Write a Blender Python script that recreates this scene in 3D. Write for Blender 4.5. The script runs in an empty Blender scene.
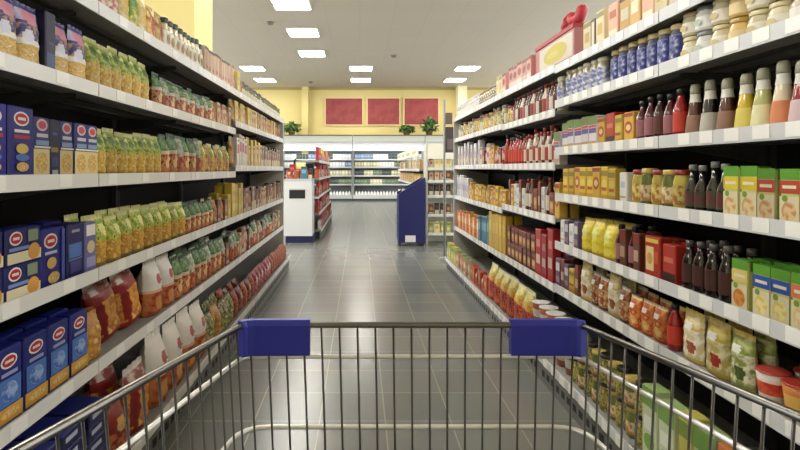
import bpy, bmesh, math, random
from mathutils import Vector, Matrix
random.seed(7)
SC = bpy.context.scene
COL = SC.collection
PI = math.pi
F = 520.0            # focal length in pixels of the 800 px wide frame
CAMH = 1.2

# ------------------------------------------------------------------ materials
def lin(c):
    g = .3*c[0]+.59*c[1]+.11*c[2]
    c = tuple(x*.9+g*.1 for x in c)
    return tuple(((x/255.0)/12.92 if x/255.0 <= .04045 else ((x/255.0+.055)/1.055)**2.4) for x in c)
_m = {}
def mat(rgb, rough=.5, metal=0.0, coat=0.0, spec=.5):
    k = (tuple(rgb), rough, metal, coat, spec)
    if k in _m: return _m[k]
    m = bpy.data.materials.new('surface_%d' % len(_m)); m.use_nodes = True
    b = m.node_tree.nodes['Principled BSDF']
    b.inputs['Base Color'].default_value = (*lin(rgb), 1)
    b.inputs['Roughness'].default_value = rough
    b.inputs['Metallic'].default_value = metal
    b.inputs['Coat Weight'].default_value = coat
    b.inputs['Specular IOR Level'].default_value = spec
    if rough in (.4, .32, .12, .1) and not metal: vary(m, (*lin(rgb), 1))
    _m[k] = m
    return m
def vary(m, col=None, sock=None):
    """each packet comes out of the printer a little lighter or darker"""
    nt = m.node_tree; bs = nt.nodes['Principled BSDF']
    oi = nt.nodes.new('ShaderNodeObjectInfo'); mr = nt.nodes.new('ShaderNodeMapRange')
    mr.inputs[3].default_value = .72; mr.inputs[4].default_value = 1.06
    nt.links.new(oi.outputs['Random'], mr.inputs[0])
    hs = nt.nodes.new('ShaderNodeHueSaturation'); hs.inputs['Color'].default_value = col or (1, 1, 1, 1)
    if sock: nt.links.new(sock, hs.inputs['Color'])
    nt.links.new(mr.outputs[0], hs.inputs['Value']); nt.links.new(hs.outputs['Color'], bs.inputs['Base Color'])
def pmat(a, b, scale=60, rough=.45, c=None, coat=0.0):
    """printed surface: two or three inks mixed in blotches"""
    k = ('p', tuple(a), tuple(b), scale, rough, c, coat)
    if k in _m: return _m[k]
    m = bpy.data.materials.new('print_%d' % len(_m)); m.use_nodes = True
    nt = m.node_tree; bs = nt.nodes['Principled BSDF']
    tc = nt.nodes.new('ShaderNodeTexCoord')
    no = nt.nodes.new('ShaderNodeTexNoise'); no.inputs['Scale'].default_value = scale
    no.inputs['Detail'].default_value = 2
    nt.links.new(tc.outputs['Object'], no.inputs['Vector'])
    r = nt.nodes.new('ShaderNodeValToRGB')
    r.color_ramp.elements[0].position = .42; r.color_ramp.elements[0].color = (*lin(a), 1)
    r.color_ramp.elements[1].position = .56; r.color_ramp.elements[1].color = (*lin(b), 1)
    if c:
        e = r.color_ramp.elements.new(.66); e.color = (*lin(c), 1)
    nt.links.new(no.outputs['Fac'], r.inputs['Fac'])
    vary(m, None, r.outputs['Color'])
    bs.inputs['Roughness'].default_value = rough
    bs.inputs['Coat Weight'].default_value = coat
    _m[k] = m
    return m
def emis(rgb, s):
    m = bpy.data.materials.new('lamp_light'); m.use_nodes = True
    b = m.node_tree.nodes['Principled BSDF']
    b.inputs['Base Color'].default_value = (.9, .9, .9, 1)
    b.inputs['Emission Color'].default_value = (*lin(rgb), 1)
    b.inputs['Emission Strength'].default_value = s
    return m

# ------------------------------------------------------------------ mesh builder
class MB:
    def __init__(s):
        s.v = []; s.f = []; s.mi = []; s.mats = []; s.sm = []
    def m(s, m):
        if m not in s.mats: s.mats.append(m)
        return s.mats.index(m)
    def quad(s, pts, m, smooth=False):
        n = len(s.v); s.v += [tuple(p) for p in pts]
        s.f.append(tuple(range(n, n+len(pts)))); s.mi.append(s.m(m)); s.sm.append(smooth)
    def box(s, x0, x1, y0, y1, z0, z1, m):
        n = len(s.v); k = s.m(m)
        s.v += [(x, y, z) for z in (z0, z1) for y in (y0, y1) for x in (x0, x1)]
        for q in ((0,2,3,1), (4,5,7,6), (0,1,5,4), (2,6,7,3), (0,4,6,2), (1,3,7,5)):
            s.f.append(tuple(n+i for i in q)); s.mi.append(k); s.sm.append(False)
    def prism(s, poly, a0, a1, m, axis='y'):
        """poly in the plane across the axis, extruded a0..a1"""
        n = len(poly)
        def P(u, w, a):
            return (u, a, w) if axis == 'y' else ((a, u, w) if axis == 'x' else (u, w, a))
        b = len(s.v); k = s.m(m)
        s.v += [P(u, w, a0) for u, w in poly] + [P(u, w, a1) for u, w in poly]
        s.f.append(tuple(b+i for i in range(n))); s.mi.append(k); s.sm.append(False)
        s.f.append(tuple(b+n+i for i in reversed(range(n)))); s.mi.append(k); s.sm.append(False)
        for i in range(n):
            j = (i+1) % n
            s.f.append((b+i, b+n+i, b+n+j, b+j)); s.mi.append(k); s.sm.append(False)
    def lathe(s, prof, m, seg=16, cx=0, cy=0, cap=True, mfun=None):
        b = len(s.v); k = s.m(m)
        for r, z in prof:
            for i in range(seg):
                a = 2*PI*i/seg
                s.v.append((cx+r*math.cos(a), cy+r*math.sin(a), z))
        for j in range(len(prof)-1):
            kk = k if mfun is None else s.m(mfun(j))
            for i in range(seg):
                i2 = (i+1) % seg
                s.f.append((b+j*seg+i, b+j*seg+i2, b+(j+1)*seg+i2, b+(j+1)*seg+i)); s.mi.append(kk); s.sm.append(True)
        if cap:
            s.f.append(tuple(b+i for i in reversed(range(seg)))); s.mi.append(k); s.sm.append(False)
            s.f.append(tuple(b+(len(prof)-1)*seg+i for i in range(seg))); s.mi.append(k); s.sm.append(False)
    def tube(s, pts, r, m, seg=6):
        pts = [Vector(p) for p in pts]; k = s.m(m); b = len(s.v)
        up = None
        for i, p in enumerate(pts):
            d = (pts[min(i+1, len(pts)-1)] - pts[max(i-1, 0)]).normalized()
            if up is None:
                up = Vector((0, 0, 1)) if abs(d.z) < .9 else Vector((0, 1, 0))
            a = d.cross(up).normalized(); c = a.cross(d).normalized(); up = c
            for j in range(seg):
                t = 2*PI*j/seg
                s.v.append(tuple(p + r*(a*math.cos(t)+c*math.sin(t))))
        for i in range(len(pts)-1):
            for j in range(seg):
                j2 = (j+1) % seg
                s.f.append((b+i*seg+j, b+i*seg+j2, b+(i+1)*seg+j2, b+(i+1)*seg+j)); s.mi.append(k); s.sm.append(True)
        s.f.append(tuple(b+j for j in reversed(range(seg)))); s.mi.append(k); s.sm.append(False)
        s.f.append(tuple(b+(len(pts)-1)*seg+j for j in range(seg))); s.mi.append(k); s.sm.append(False)
    def ell(s, cx, cz, rx, rz, y, m, n=14):
        s.quad([(cx+rx*math.cos(-2*PI*i/n), y, cz+rz*math.sin(-2*PI*i/n)) for i in reversed(range(n))], m)
    def build(s, name, parent=None, link=True, fix=True):
        me = bpy.data.meshes.new(name)
        me.from_pydata(s.v, [], s.f)
        for m in s.mats: me.materials.append(m)
        me.polygons.foreach_set('material_index', s.mi)
        me.polygons.foreach_set('use_smooth', s.sm)
        me.update()
        o = bpy.data.objects.new(name, me)
        if link: COL.objects.link(o)
        if parent: o.parent = parent
        return o
def empty(name, loc=(0, 0, 0), rz=0):
    o = bpy.data.objects.new(name, None); COL.objects.link(o)
    o.location = loc; o.rotation_euler = (0, 0, rz); o.empty_display_size = .1
    return o
def tag(o, label, cat, group=None, kind=None):
    o['label'] = label; o['category'] = cat
    if group: o['group'] = group
    if kind: o['kind'] = kind
    return o
def struct(name, mb):
    o = mb.build(name); o['kind'] = 'structure'; return o
def bxo(name, x0, x1, y0, y1, z0, z1, m, parent=None):
    b = MB(); b.box(x0, x1, y0, y1, z0, z1, m); return b.build(name, parent)
def dup(root):
    r = root.copy(); COL.objects.link(r)
    for ch in root.children:
        c = ch.copy(); COL.objects.link(c); c.parent = r
    return r
ONES = ['', 'first', 'second', 'third', 'fourth', 'fifth', 'sixth', 'seventh', 'eighth', 'ninth', 'tenth', 'eleventh', 'twelfth',
        'thirteenth', 'fourteenth', 'fifteenth', 'sixteenth', 'seventeenth', 'eighteenth', 'nineteenth']
def ordn(n):
    if n < 20: return ONES[n]
    t = {2: 'twent', 3: 'thirt', 4: 'fort', 5: 'fift', 6: 'sixt', 7: 'sevent', 8: 'eight', 9: 'ninet'}[n//10]
    return t+'ieth' if n % 10 == 0 else t+'y-'+ONES[n % 10]

# ------------------------------------------------------------------ colours
WHITE=(236,236,232); CREAM=(226,206,150); RED=(186,26,34); DRED=(110,16,22); BLUE=(24,36,132); NAVY=(14,18,66); LBLUE=(70,120,205)
YEL=(232,186,40); GREEN=(70,140,40); DGREEN=(24,76,38); LGREEN=(150,190,70); ORANGE=(222,112,34); BROWN=(84,44,24); DBROWN=(40,20,14)
PINK=(216,120,140); GOLD=(200,156,70); BLACK=(14,14,16); OLIVE=(120,120,40); TAN=(206,160,90); GREY=(150,150,150); PURPLE=(84,54,130)

# ------------------------------------------------------------------ product builders (front faces local -Y, base centre at origin)
PROTO = {}
def carton(name, w, d, h, body, decals=(), side=(), top=None, lean=0):
    b = MB(); e = .0035
    bm_ = body if not isinstance(body, tuple) else mat(body, .4)
    # bevelled box: chamfered vertical edges
    x, y = w/2, d/2
    poly = [(-x+e, -y), (x-e, -y), (x, -y+e), (x, y-e), (x-e, y), (-x+e, y), (-x, y-e), (-x, -y+e)]
    b.prism(poly, 0, h-e, bm_, 'z')
    n = len(b.v); ins = [(-x+2*e, -y+e), (x-2*e, -y+e), (x-e, -y+2*e), (x-e, y-2*e), (x-2*e, y-e), (-x+2*e, y-e), (-x+e, y-2*e), (-x+e, -y+2*e)]
    tm = mat(top, .4) if top else bm_
    for i in range(8):
        j = (i+1) % 8
        b.quad([(*poly[i], h-e), (*poly[j], h-e), (*ins[j], h), (*ins[i], h)], tm)
    b.quad([(*p, h) for p in ins], tm)
    for k, (kind, cx, cz, rw, rh, col) in enumerate(decals):
        mm = col if not isinstance(col, tuple) else mat(col, .4)
        yy = -y-.0005*(k+1)
        X = (cx-.5)*w; Z = cz*h; RX = rw*w/2; RZ = rh*h/2
        if kind == 'e': b.ell(X, Z, RX, RZ, yy, mm)
        else: b.quad([(X-RX, yy, Z-RZ), (X+RX, yy, Z-RZ), (X+RX, yy, Z+RZ), (X-RX, yy, Z+RZ)], mm)
    for k, (cz, rh, col) in enumerate(side):
        mm = col if not isinstance(col, tuple) else mat(col, .4)
        Z = cz*h; RZ = rh*h/2; o = .0005*(k+1)
        for sx in (-1, 1):
            X = sx*(x+o)
            p = [(X, -y+.008, Z-RZ), (X, y-.008, Z-RZ), (X, y-.008, Z+RZ), (X, -y+.008, Z+RZ)]
            b.quad(p if sx > 0 else p[::-1], mm)
    return b.build(name, link=False)
def bag(name, w, d, h, paint, nx=18, nz=22, crimp=.07, foot=.04, tilt=0, seed=1):
    """pillow bag, paint(u,v) -> material of a front cell"""
    rnd = random.Random(seed); b = MB()
    grid = {}
    wob = [rnd.uniform(-.004, .004) for _ in range(nz+1)]
    for side in (0, 1):
        for j in range(nz+1):
            v = j/nz
            if v < foot: t = .75+v/foot*.25
            elif v > 1-crimp: t = .04
            else:
                q = (v-foot)/(1-crimp-foot); t = (1-max(0, (q-.55)/.45)**2.2)*.96+.04
            ww = w*(1-.1*math.sin(PI*min(1, v*1.05))*.5) * (1.0 if v < 1-crimp else 1.0)
            for i in range(nx+1):
                u = i/nx
                prof = (1-abs(2*u-1)**2.6)**.6
                yy = d/2*t*prof*(1+rnd.uniform(-.05, .05))
                ruff = .0025*math.sin(i*1.4) if v > 1-crimp else 0
                grid[side, i, j] = len(b.v)
                b.v.append(((u-.5)*ww, (yy if side else -yy)+ruff+wob[j]*t*.5, v*h))
    for side in (0, 1):
        for j in range(nz):
            for i in range(nx):
                a, c, e2, g = grid[side, i, j], grid[side, i+1, j], grid[side, i+1, j+1], grid[side, i, j+1]
                b.f.append((a, c, e2, g) if side == 0 else (g, e2, c, a))
                b.mi.append(b.m(paint((i+.5)/nx, (j+.5)/nz))); b.sm.append(True)
    # base
    b.f.append(tuple(grid[1, i, 0] for i in range(nx+1)) + tuple(grid[0, i, 0] for i in reversed(range(nx+1))))
    b.mi.append(b.m(paint(.5, 0))); b.sm.append(False)
    return b.build(name, link=False)
def bands(lst, blob=None, blob2=None):
    """lst [(vmax, mat)]; blob (u,v,ru,rv,mat)"""
    lst = [(a, m if not isinstance(m, tuple) else mat(m, .32)) for a, m in lst]
    bl = [(q[0], q[1], q[2], q[3], q[4] if not isinstance(q[4], tuple) else mat(q[4], .32)) for q in (blob, blob2) if q]
    def f(u, v):
        for (bu, bv, ru, rv, mm) in bl:
            if ((u-bu)/ru)**2+((v-bv)/rv)**2 < 1: return mm
        for a, m in lst:
            if v <= a: return m
        return lst[-1][1]
    return f
def jar(name, r, h, content, lid, label=None, lidh=.016, lz=(.2, .7), seg=14, sticker=None, hexa=False):
    c = content if not isinstance(content, tuple) else mat(content, .12, coat=.6)
    b = MB(); hb = h-lidh
    b.lathe([(r*.9, 0), (r, .005), (r, hb*.82), (r*.84, hb*.96), (r*.84, hb+.002)], c, seg)
    o = b.build(name, link=False)
    lb = MB(); lr = r*.9
    lb.lathe([(lr, hb), (lr*1.02, hb+lidh*.2), (lr*1.02, hb+lidh*.85), (lr*.9, h)], mat(lid, .3, metal=.0, coat=.3), seg)
    l = lb.build('lid', o, link=False)
    if label:
        lm = label if not isinstance(label, tuple) else mat(label, .5)
        q = MB(); q.lathe([(r+.0008, hb*lz[0]), (r+.0008, hb*lz[1])], lm, seg, cap=False)
        if sticker:
            q.ell(0, hb*(lz[0]+lz[1])/2, r*.55, hb*(lz[1]-lz[0])*.3, -r-.0022, sticker if not isinstance(sticker, tuple) else mat(sticker, .5), 10)
        q.build('label', o, link=False)
    return o
def bottle(name, prof, content, cap, capr, caph, label=None, lz=(.25, .6), seg=14, neck=None, capprof=None):
    """prof [(r,z)] up to the neck"""
    c = content if not isinstance(content, tuple) else mat(content, .1, coat=.7)
    b = MB(); b.lathe(prof, c, seg); o = b.build(name, link=False)
    zt = prof[-1][1]
    cb = MB()
    cp = capprof or [(capr, 0), (capr, caph*.9), (capr*.8, caph)]
    cb.lathe([(r, zt-.002+z) for r, z in cp], mat(cap, .35), seg); cb.build('cap', o, link=False)
    if label:
        lm = label if not isinstance(label, tuple) else mat(label, .5)
        def rad(z):
            for (r0, z0), (r1, z1) in zip(prof, prof[1:]):
                if z0 <= z <= z1: return r0+(r1-r0)*(z-z0)/max(1e-6, z1-z0)
            return prof[-1][0]
        zz = [zt*(lz[0]+(lz[1]-lz[0])*i/4) for i in range(5)]
        q = MB(); q.lathe([(rad(z)+.001, z) for z in zz], lm, seg, cap=False); q.build('label', o, link=False)
    return o
def cup(name, r0, r1, h, body, lid, band=None):
    b = MB(); bm_ = body if not isinstance(body, tuple) else mat(body, .4)
    b.lathe([(r0, 0), (r0+(r1-r0)*.3, h*.3), (r0+(r1-r0)*.7, h*.7), (r1, h)], bm_, 14,
            mfun=(lambda j: (band if not isinstance(band, tuple) else mat(band, .4)) if (j == 1 and band) else bm_))
    o = b.build(name, link=False)
    l = MB(); l.lathe([(r1*1.06, h), (r1*1.06, h+.003), (r1*.9, h+.004)], mat(lid, .3), 14); l.build('lid', o, link=False)
    return o
def R(kind, cx, cz, w, h, c): return (kind, cx, cz, w, h, c)
def look(key, name, cat, phrase, obj, w, d, h, plural=None):
    PROTO[key] = dict(name=name, cat=cat, phrase=phrase, obj=obj, w=w, d=d, h=h, plural=plural or (name.replace('_', ' ')+('es' if name.endswith(('box', 'pouch')) else 's')))
def logo(cx, cz, w, h):
    return [R('e', cx, cz, w, h, WHITE), R('e', cx, cz, w*.82, h*.76, (196, 30, 44)), R('r', cx, cz, w*.5, h*.2, (240, 225, 225))]
pasta = pmat((236, 200, 110), (206, 150, 60), 90, c=(248, 226, 160))
blueart = pmat((60, 100, 200), (150, 180, 230), 40)
# --- left: pasta
look('lasagne', 'pasta_carton', 'box', 'blue lasagne box with red oval logo',
     carton('pasta_carton', .108, .05, .205, BLUE, logo(.5, .82, .62, .19)+[R('r', .5, .66, .6, .05, (150, 160, 210)), R('r', .5, .42, .84, .36, LBLUE), R('e', .5, .42, .6, .26, blueart), R('r', .5, .13, .96, .2, (216, 160, 60)), R('e', .5, .14, .7, .12, pasta)],
            side=[(.5, .08, WHITE), (.8, .1, RED)]), .108, .05, .205)
look('tallpasta', 'pasta_carton', 'box', 'deep blue pasta box with round food pictures',
     carton('pasta_carton', .108, .06, .205, (22, 30, 140), logo(.5, .83, .62, .2)+[R('r', .5, .66, .6, .04, WHITE), R('r', .5, .58, .66, .05, (190, 40, 60)), R('e', .5, .42, .5, .14, (220, 190, 90)), R('e', .5, .3, .56, .1, LBLUE), R('e', .5, .17, .5, .13, pasta), R('r', .5, .04, .9, .06, (90, 130, 200))],
            side=[(.55, .3, (30, 40, 150))]), .108, .06, .205)
look('creampasta', 'pasta_carton', 'box', 'blue pasta box with cream lower half',
     carton('pasta_carton', .078, .05, .185, (34, 48, 126), [R('r', .5, .25, .98, .46, (232, 212, 150)), R('e', .5, .26, .8, .34, pasta), R('e', .5, .87, .7, .2, (220, 190, 200)), R('e', .5, .87, .5, .13, (206, 70, 90)), R('r', .5, .7, .7, .06, (200, 205, 225)), R('r', .5, .58, .8, .08, (130, 160, 215)), R('r', .5, .51, .98, .03, WHITE)],
            side=[(.3, .3, CREAM)]), .078, .05, .185)
look('darkpasta', 'pasta_carton', 'box', 'narrow navy pasta box turned sideways',
     carton('pasta_carton', .05, .08, .185, NAVY, [R('r', .5, .48, .7, .08, (150, 120, 50)), R('r', .5, .75, .5, .05, (60, 80, 160)), R('r', .5, .28, .7, .16, (40, 60, 130)), R('r', .5, .1, .6, .08, (170, 180, 200))]), .05, .08, .185)
look('bluebag', 'pasta_bag', 'bag', 'violet and white pasta bag',
     bag('pasta_bag', .1, .055, .19, bands([(.36, pasta), (.44, WHITE), (.66, pmat((196, 150, 110), (60, 60, 130), 50)), (.74, (56, 52, 126)), (.93, (190, 180, 214)), (1, (50, 50, 120))], (.5, .8, .34, .12, (226, 150, 170)), (.3, .5, .2, .1, (216, 216, 236)))), .1, .055, .19)
look('navybag', 'pasta_carton', 'box', 'plain navy blue pasta box',
     carton('pasta_carton', .055, .05, .19, NAVY, [R('r', .5, .2, .8, .3, (60, 90, 150)), R('r', .5, .5, .5, .05, (60, 70, 140))]), .055, .05, .19)
look('flatpasta', 'pasta_carton', 'box', 'long low blue pasta box',
     carton('pasta_carton', .155, .07, .098, (22, 30, 110), logo(.27, .72, .36, .4)+[R('r', .75, .74, .3, .34, (130, 150, 120)), R('r', .35, .42, .56, .1, (120, 150, 220)), R('r', .5, .17, .96, .3, (236, 226, 190)), R('e', .76, .26, .36, .5, (226, 160, 70))]), .155, .07, .098)
look('standpasta', 'pasta_carton', 'box', 'blue pasta box with yellow pasta window',
     carton('pasta_carton', .125, .05, .18, (24, 34, 142), logo(.4, .78, .56, .26)+[R('r', .4, .58, .5, .05, (190, 200, 230)), R('e', .42, .4, .4, .2, (222, 180, 90)), R('e', .5, .14, .5, .2, pasta), R('r', .9, .5, .14, .9, (70, 90, 190))],
            side=[(.5, .9, (30, 40, 130))]), .125, .05, .18)
look('bluetin', 'pasta_carton', 'box', 'dark blue carton with pale blue picture',
     carton('pasta_carton', .1, .06, .18, (24, 26, 100), [R('r', .5, .5, .8, .26, LBLUE), R('r', .5, .86, .5, .05, (150, 160, 190)), R('r', .5, .2, .7, .2, (60, 64, 140)), R('r', .5, .34, .9, .03, (110, 120, 180))]), .1, .06, .18)
look('palepack', 'pasta_carton', 'box', 'lilac and white narrow carton',
     carton('pasta_carton', .075, .05, .175, (110, 110, 176), [R('r', .5, .84, .8, .22, WHITE), R('e', .5, .5, .7, .26, (216, 200, 150)), R('r', .5, .2, .8, .2, (160, 160, 220))]), .075, .05, .175)
nood = pmat((222, 186, 70), (196, 140, 44), 45, c=(236, 206, 110))
leaf = pmat((120, 160, 50), (216, 210, 90), 60, c=(40, 96, 36))
look('noodle', 'noodle_bag', 'bag', 'yellow noodle bag with leafy green top',
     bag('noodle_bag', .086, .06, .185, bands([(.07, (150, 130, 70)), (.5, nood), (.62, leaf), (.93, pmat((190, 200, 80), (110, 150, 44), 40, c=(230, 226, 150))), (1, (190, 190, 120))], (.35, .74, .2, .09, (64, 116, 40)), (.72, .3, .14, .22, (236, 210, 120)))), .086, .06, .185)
look('noodlelow', 'noodle_bag', 'bag', 'golden noodle bag with green picture',
     bag('noodle_bag', .1, .07, .17, bands([(.08, (140, 120, 60)), (.5, pmat((214, 168, 60), (180, 116, 36), 50, c=(230, 196, 96))), (.92, leaf), (1, (200, 200, 130))], (.6, .72, .25, .12, (226, 222, 130)))), .1, .07, .17)
look('redgreen', 'pasta_bag', 'bag', 'red based bag with dark green top',
     bag('pasta_bag', .085, .06, .165, bands([(.48, pmat((170, 50, 30), (214, 150, 90), 50, c=(120, 24, 20))), (.58, (214, 196, 160)), (.9, pmat((40, 92, 50), (110, 150, 90), 50)), (1, (30, 70, 40))], (.5, .3, .28, .14, (226, 190, 120)))), .085, .06, .165)
look('redwhite', 'pasta_bag', 'bag', 'white topped bag with brick red base',
     bag('pasta_bag', .08, .055, .16, bands([(.45, pmat((150, 44, 30), (200, 110, 60), 50)), (.9, pmat((206, 200, 180), (130, 150, 120), 50)), (1, (60, 90, 60))])), .08, .055, .16)
look('orangepack', 'pasta_bag', 'bag', 'orange and cream striped bag',
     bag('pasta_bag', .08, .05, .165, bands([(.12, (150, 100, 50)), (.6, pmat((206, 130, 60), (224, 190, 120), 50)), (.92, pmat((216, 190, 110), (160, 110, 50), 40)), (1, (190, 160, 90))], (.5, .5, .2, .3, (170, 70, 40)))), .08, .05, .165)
look('yellowpack', 'pasta_carton', 'box', 'tall plain yellow packet',
     carton('pasta_carton', .09, .06, .185, (216, 186, 70), [R('r', .5, .3, .7, .2, (232, 214, 130)), R('r', .5, .7, .6, .14, (196, 160, 50))]), .09, .06, .185)
look('brownpack', 'biscuit_carton', 'box', 'small brown and orange carton',
     carton('biscuit_carton', .075, .05, .15, (112, 66, 40), [R('e', .5, .55, .7, .4, (206, 130, 60)), R('r', .5, .12, .9, .14, (220, 190, 150))]), .075, .05, .15)
look('tanpack', 'biscuit_carton', 'box', 'beige carton with reddish picture',
     carton('biscuit_carton', .07, .05, .155, (206, 176, 140), [R('e', .5, .5, .6, .3, (176, 80, 56)), R('r', .5, .85, .9, .12, (130, 84, 50))]), .07, .05, .155)
look('darkpack', 'biscuit_carton', 'box', 'dark brown packet with cream base',
     carton('biscuit_carton', .07, .05, .17, (54, 38, 32), [R('r', .5, .2, .94, .36, (210, 196, 160)), R('e', .5, .68, .5, .2, (130, 70, 50))]), .07, .05, .17)
look('pinkpack', 'biscuit_carton', 'box', 'white packet with pink panel',
     carton('biscuit_carton', .08, .05, .19, (224, 216, 206), [R('r', .5, .62, .7, .3, (206, 84, 106)), R('r', .5, .9, .6, .08, (150, 120, 110))]), .08, .05, .19)
look('peachpack', 'rice_carton', 'box', 'peach coloured upright packet',
     carton('rice_carton', .075, .05, .185, (222, 186, 156), [R('r', .5, .55, .5, .6, (206, 160, 132)), R('r', .5, .93, .98, .1, (90, 80, 56)), R('e', .5, .3, .5, .16, (190, 96, 80))]), .075, .05, .185)
look('herbjar', 'sauce_jar', 'jar', 'pale jar with dark green cap',
     jar('sauce_jar', .03, .18, (206, 190, 150), (24, 54, 32), (226, 222, 206), .03, (.15, .75), sticker=(180, 140, 90)), .065, .065, .18)
look('spicejar', 'spice_jar', 'jar', 'olive spice jar with dark lid',
     jar('spice_jar', .03, .13, (120, 116, 64), (52, 46, 34), (200, 196, 160), .022, (.15, .7)), .065, .065, .13)
look('creambag', 'rice_bag', 'bag', 'cream bag with yellow panel',
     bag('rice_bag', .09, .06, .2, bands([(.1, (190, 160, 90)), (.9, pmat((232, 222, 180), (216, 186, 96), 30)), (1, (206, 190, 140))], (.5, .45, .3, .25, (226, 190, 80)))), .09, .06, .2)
look('rosebag', 'rice_bag', 'bag', 'white bag printed with red and brown',
     bag('rice_bag', .09, .06, .2, bands([(.35, pmat((190, 90, 80), (226, 210, 190), 50)), (.9, pmat((232, 226, 214), (196, 130, 110), 40)), (1, (210, 200, 190))])), .09, .06, .2)
look('greenbag', 'rice_bag', 'bag', 'green and yellow striped bag',
     bag('rice_bag', .08, .05, .2, bands([(.5, pmat((226, 200, 80), (110, 150, 40), 40)), (1, (96, 140, 40))])), .08, .05, .2)
chip = pmat((226, 160, 60), (196, 96, 30), 40, c=(240, 200, 110))
look('crisp', 'snack_bag', 'bag', 'orange and red snack bag',
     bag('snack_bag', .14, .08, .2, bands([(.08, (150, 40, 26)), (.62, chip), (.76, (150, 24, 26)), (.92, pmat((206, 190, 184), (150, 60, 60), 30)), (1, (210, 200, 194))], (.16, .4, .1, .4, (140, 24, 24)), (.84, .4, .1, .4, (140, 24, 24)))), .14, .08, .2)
look('goldsnack', 'snack_bag', 'bag', 'golden yellow snack bag',
     bag('snack_bag', .13, .08, .16, bands([(.8, pmat((232, 176, 70), (206, 130, 50), 30, c=(246, 214, 130))), (1, (216, 150, 60))])), .13, .08, .16)
look('paperbag', 'flour_bag', 'bag', 'white topped bag with red base',
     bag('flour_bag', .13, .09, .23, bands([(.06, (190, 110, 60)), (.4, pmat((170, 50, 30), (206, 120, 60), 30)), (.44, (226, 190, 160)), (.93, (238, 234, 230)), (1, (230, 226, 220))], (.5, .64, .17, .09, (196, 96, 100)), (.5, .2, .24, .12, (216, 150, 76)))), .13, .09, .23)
look('bluepouch', 'pasta_bag', 'bag', 'dark blue bag lying flat',
     carton('pasta_bag', .13, .16, .05, (20, 24, 84), [R('r', .4, .55, .5, .3, (180, 190, 220))], top=(34, 44, 130)), .13, .16, .05)
look('redsnack', 'snack_bag', 'bag', 'dark red and brown snack bag',
     bag('snack_bag', .12, .07, .15, bands([(.5, pmat((110, 26, 20), (200, 100, 50), 40)), (.9, (140, 30, 30)), (1, (90, 30, 24))], (.5, .6, .2, .15, (224, 170, 90)))), .12, .07, .15)
look('greensnack', 'snack_bag', 'bag', 'green and yellow vegetable snack bag',
     bag('snack_bag', .11, .07, .15, bands([(.9, pmat((214, 200, 120), (60, 96, 40), 30, c=(236, 226, 180))), (1, (60, 90, 40))])), .11, .07, .15)
look('pinksnack', 'snack_bag', 'bag', 'crimson and pink snack bag',
     bag('snack_bag', .11, .07, .16, bands([(.55, pmat((216, 140, 140), (190, 60, 70), 40)), (1, (176, 40, 56))], (.5, .6, .25, .14, (236, 200, 200)))), .11, .07, .16)
look('orangesnack', 'snack_bag', 'bag', 'rust orange snack bag',
     bag('snack_bag', .11, .07, .16, bands([(.9, pmat((196, 84, 36), (140, 44, 26), 40, c=(226, 150, 80))), (1, (150, 60, 30))])), .11, .07, .16)
# --- right: sauces
look('bluejar', 'coffee_jar', 'jar', 'blue and white jar with gold lid',
     jar('coffee_jar', .034, .155, (90, 90, 110), (196, 176, 116), pmat((36, 46, 140), (120, 130, 190), 45, c=(216, 218, 228)), .022, (.06, .86)), .072, .072, .155)
look('mayojar', 'mayonnaise_jar', 'jar', 'cream mayonnaise jar with pale lid',
     jar('mayonnaise_jar', .035, .085, (226, 214, 176), (214, 200, 150), (236, 230, 212), .016, (.15, .7), sticker=(206, 186, 130)), .074, .074, .085)
look('whitejar', 'mayonnaise_jar', 'jar', 'white jar with grey lid',
     jar('mayonnaise_jar', .035, .085, (222, 222, 214), (120, 124, 128), (236, 236, 236), .016, (.15, .7), sticker=(176, 190, 170)), .074, .074, .085)
look('goldjar', 'mustard_jar', 'jar', 'mustard jar with gold lid',
     jar('mustard_jar', .035, .085, (222, 186, 110), (190, 150, 60), (232, 206, 150), .016, (.15, .65)), .074, .074, .085)
look('redlidjar', 'mustard_jar', 'jar', 'cream jar with dark red lid',
     jar('mustard_jar', .035, .085, (230, 222, 200), (140, 34, 30), (236, 232, 220), .016, (.15, .7)), .074, .074, .085)
look('labeljar', 'sauce_jar', 'jar', 'white and blue labelled sauce jar',
     jar('sauce_jar', .034, .165, (190, 180, 150), (222, 214, 186), pmat((222, 222, 226), (110, 120, 180), 40), .02, (.1, .8)), .072, .072, .165)
dress = [(.029, 0), (.031, .006), (.030, .03), (.025, .075), (.018, .12), (.0150, .138), (.0150, .15)]
dcap = [(.0165, 0), (.0175, .004), (.0155, .026), (.012, .034)]
def dressing(key, col, label, phrase, cap=(150, 146, 124), cp=None):
    look(key, 'dressing_bottle', 'bottle', phrase, bottle('dressing_bottle', dress, col, cap, .016, .034, label, (.08, .5), capprof=cp or dcap), .064, .064, .184)
    o = PROTO[key]['obj']; q = MB(); q.lathe([(.0192, .119), (.0162, .138), (.0162, .1475)], mat((222, 220, 210), .5), 14, cap=False); q.build('neck_label', o, link=False)
dressing('dressbrown', (90, 44, 26), (150, 110, 90), 'brown salad dressing bottle with white cap')
dressing('dressblack', (34, 28, 30), (190, 184, 170), 'black and white dressing bottle')
dressing('dressyellow', (216, 180, 30), (226, 206, 90), 'bright yellow dressing bottle')
dressing('dresspale', (206, 206, 130), (226, 222, 170), 'pale green dressing bottle')
dressing('dresscream', (230, 216, 180), (222, 130, 80), 'cream dressing bottle with orange label')
dressing('dressred', (170, 24, 36), (216, 190, 196), 'red ketchup bottle with white label')
sauce = [(.024, 0), (.026, .005), (.026, .1), (.02, .12), (.012, .14), (.012, .155)]
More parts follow.
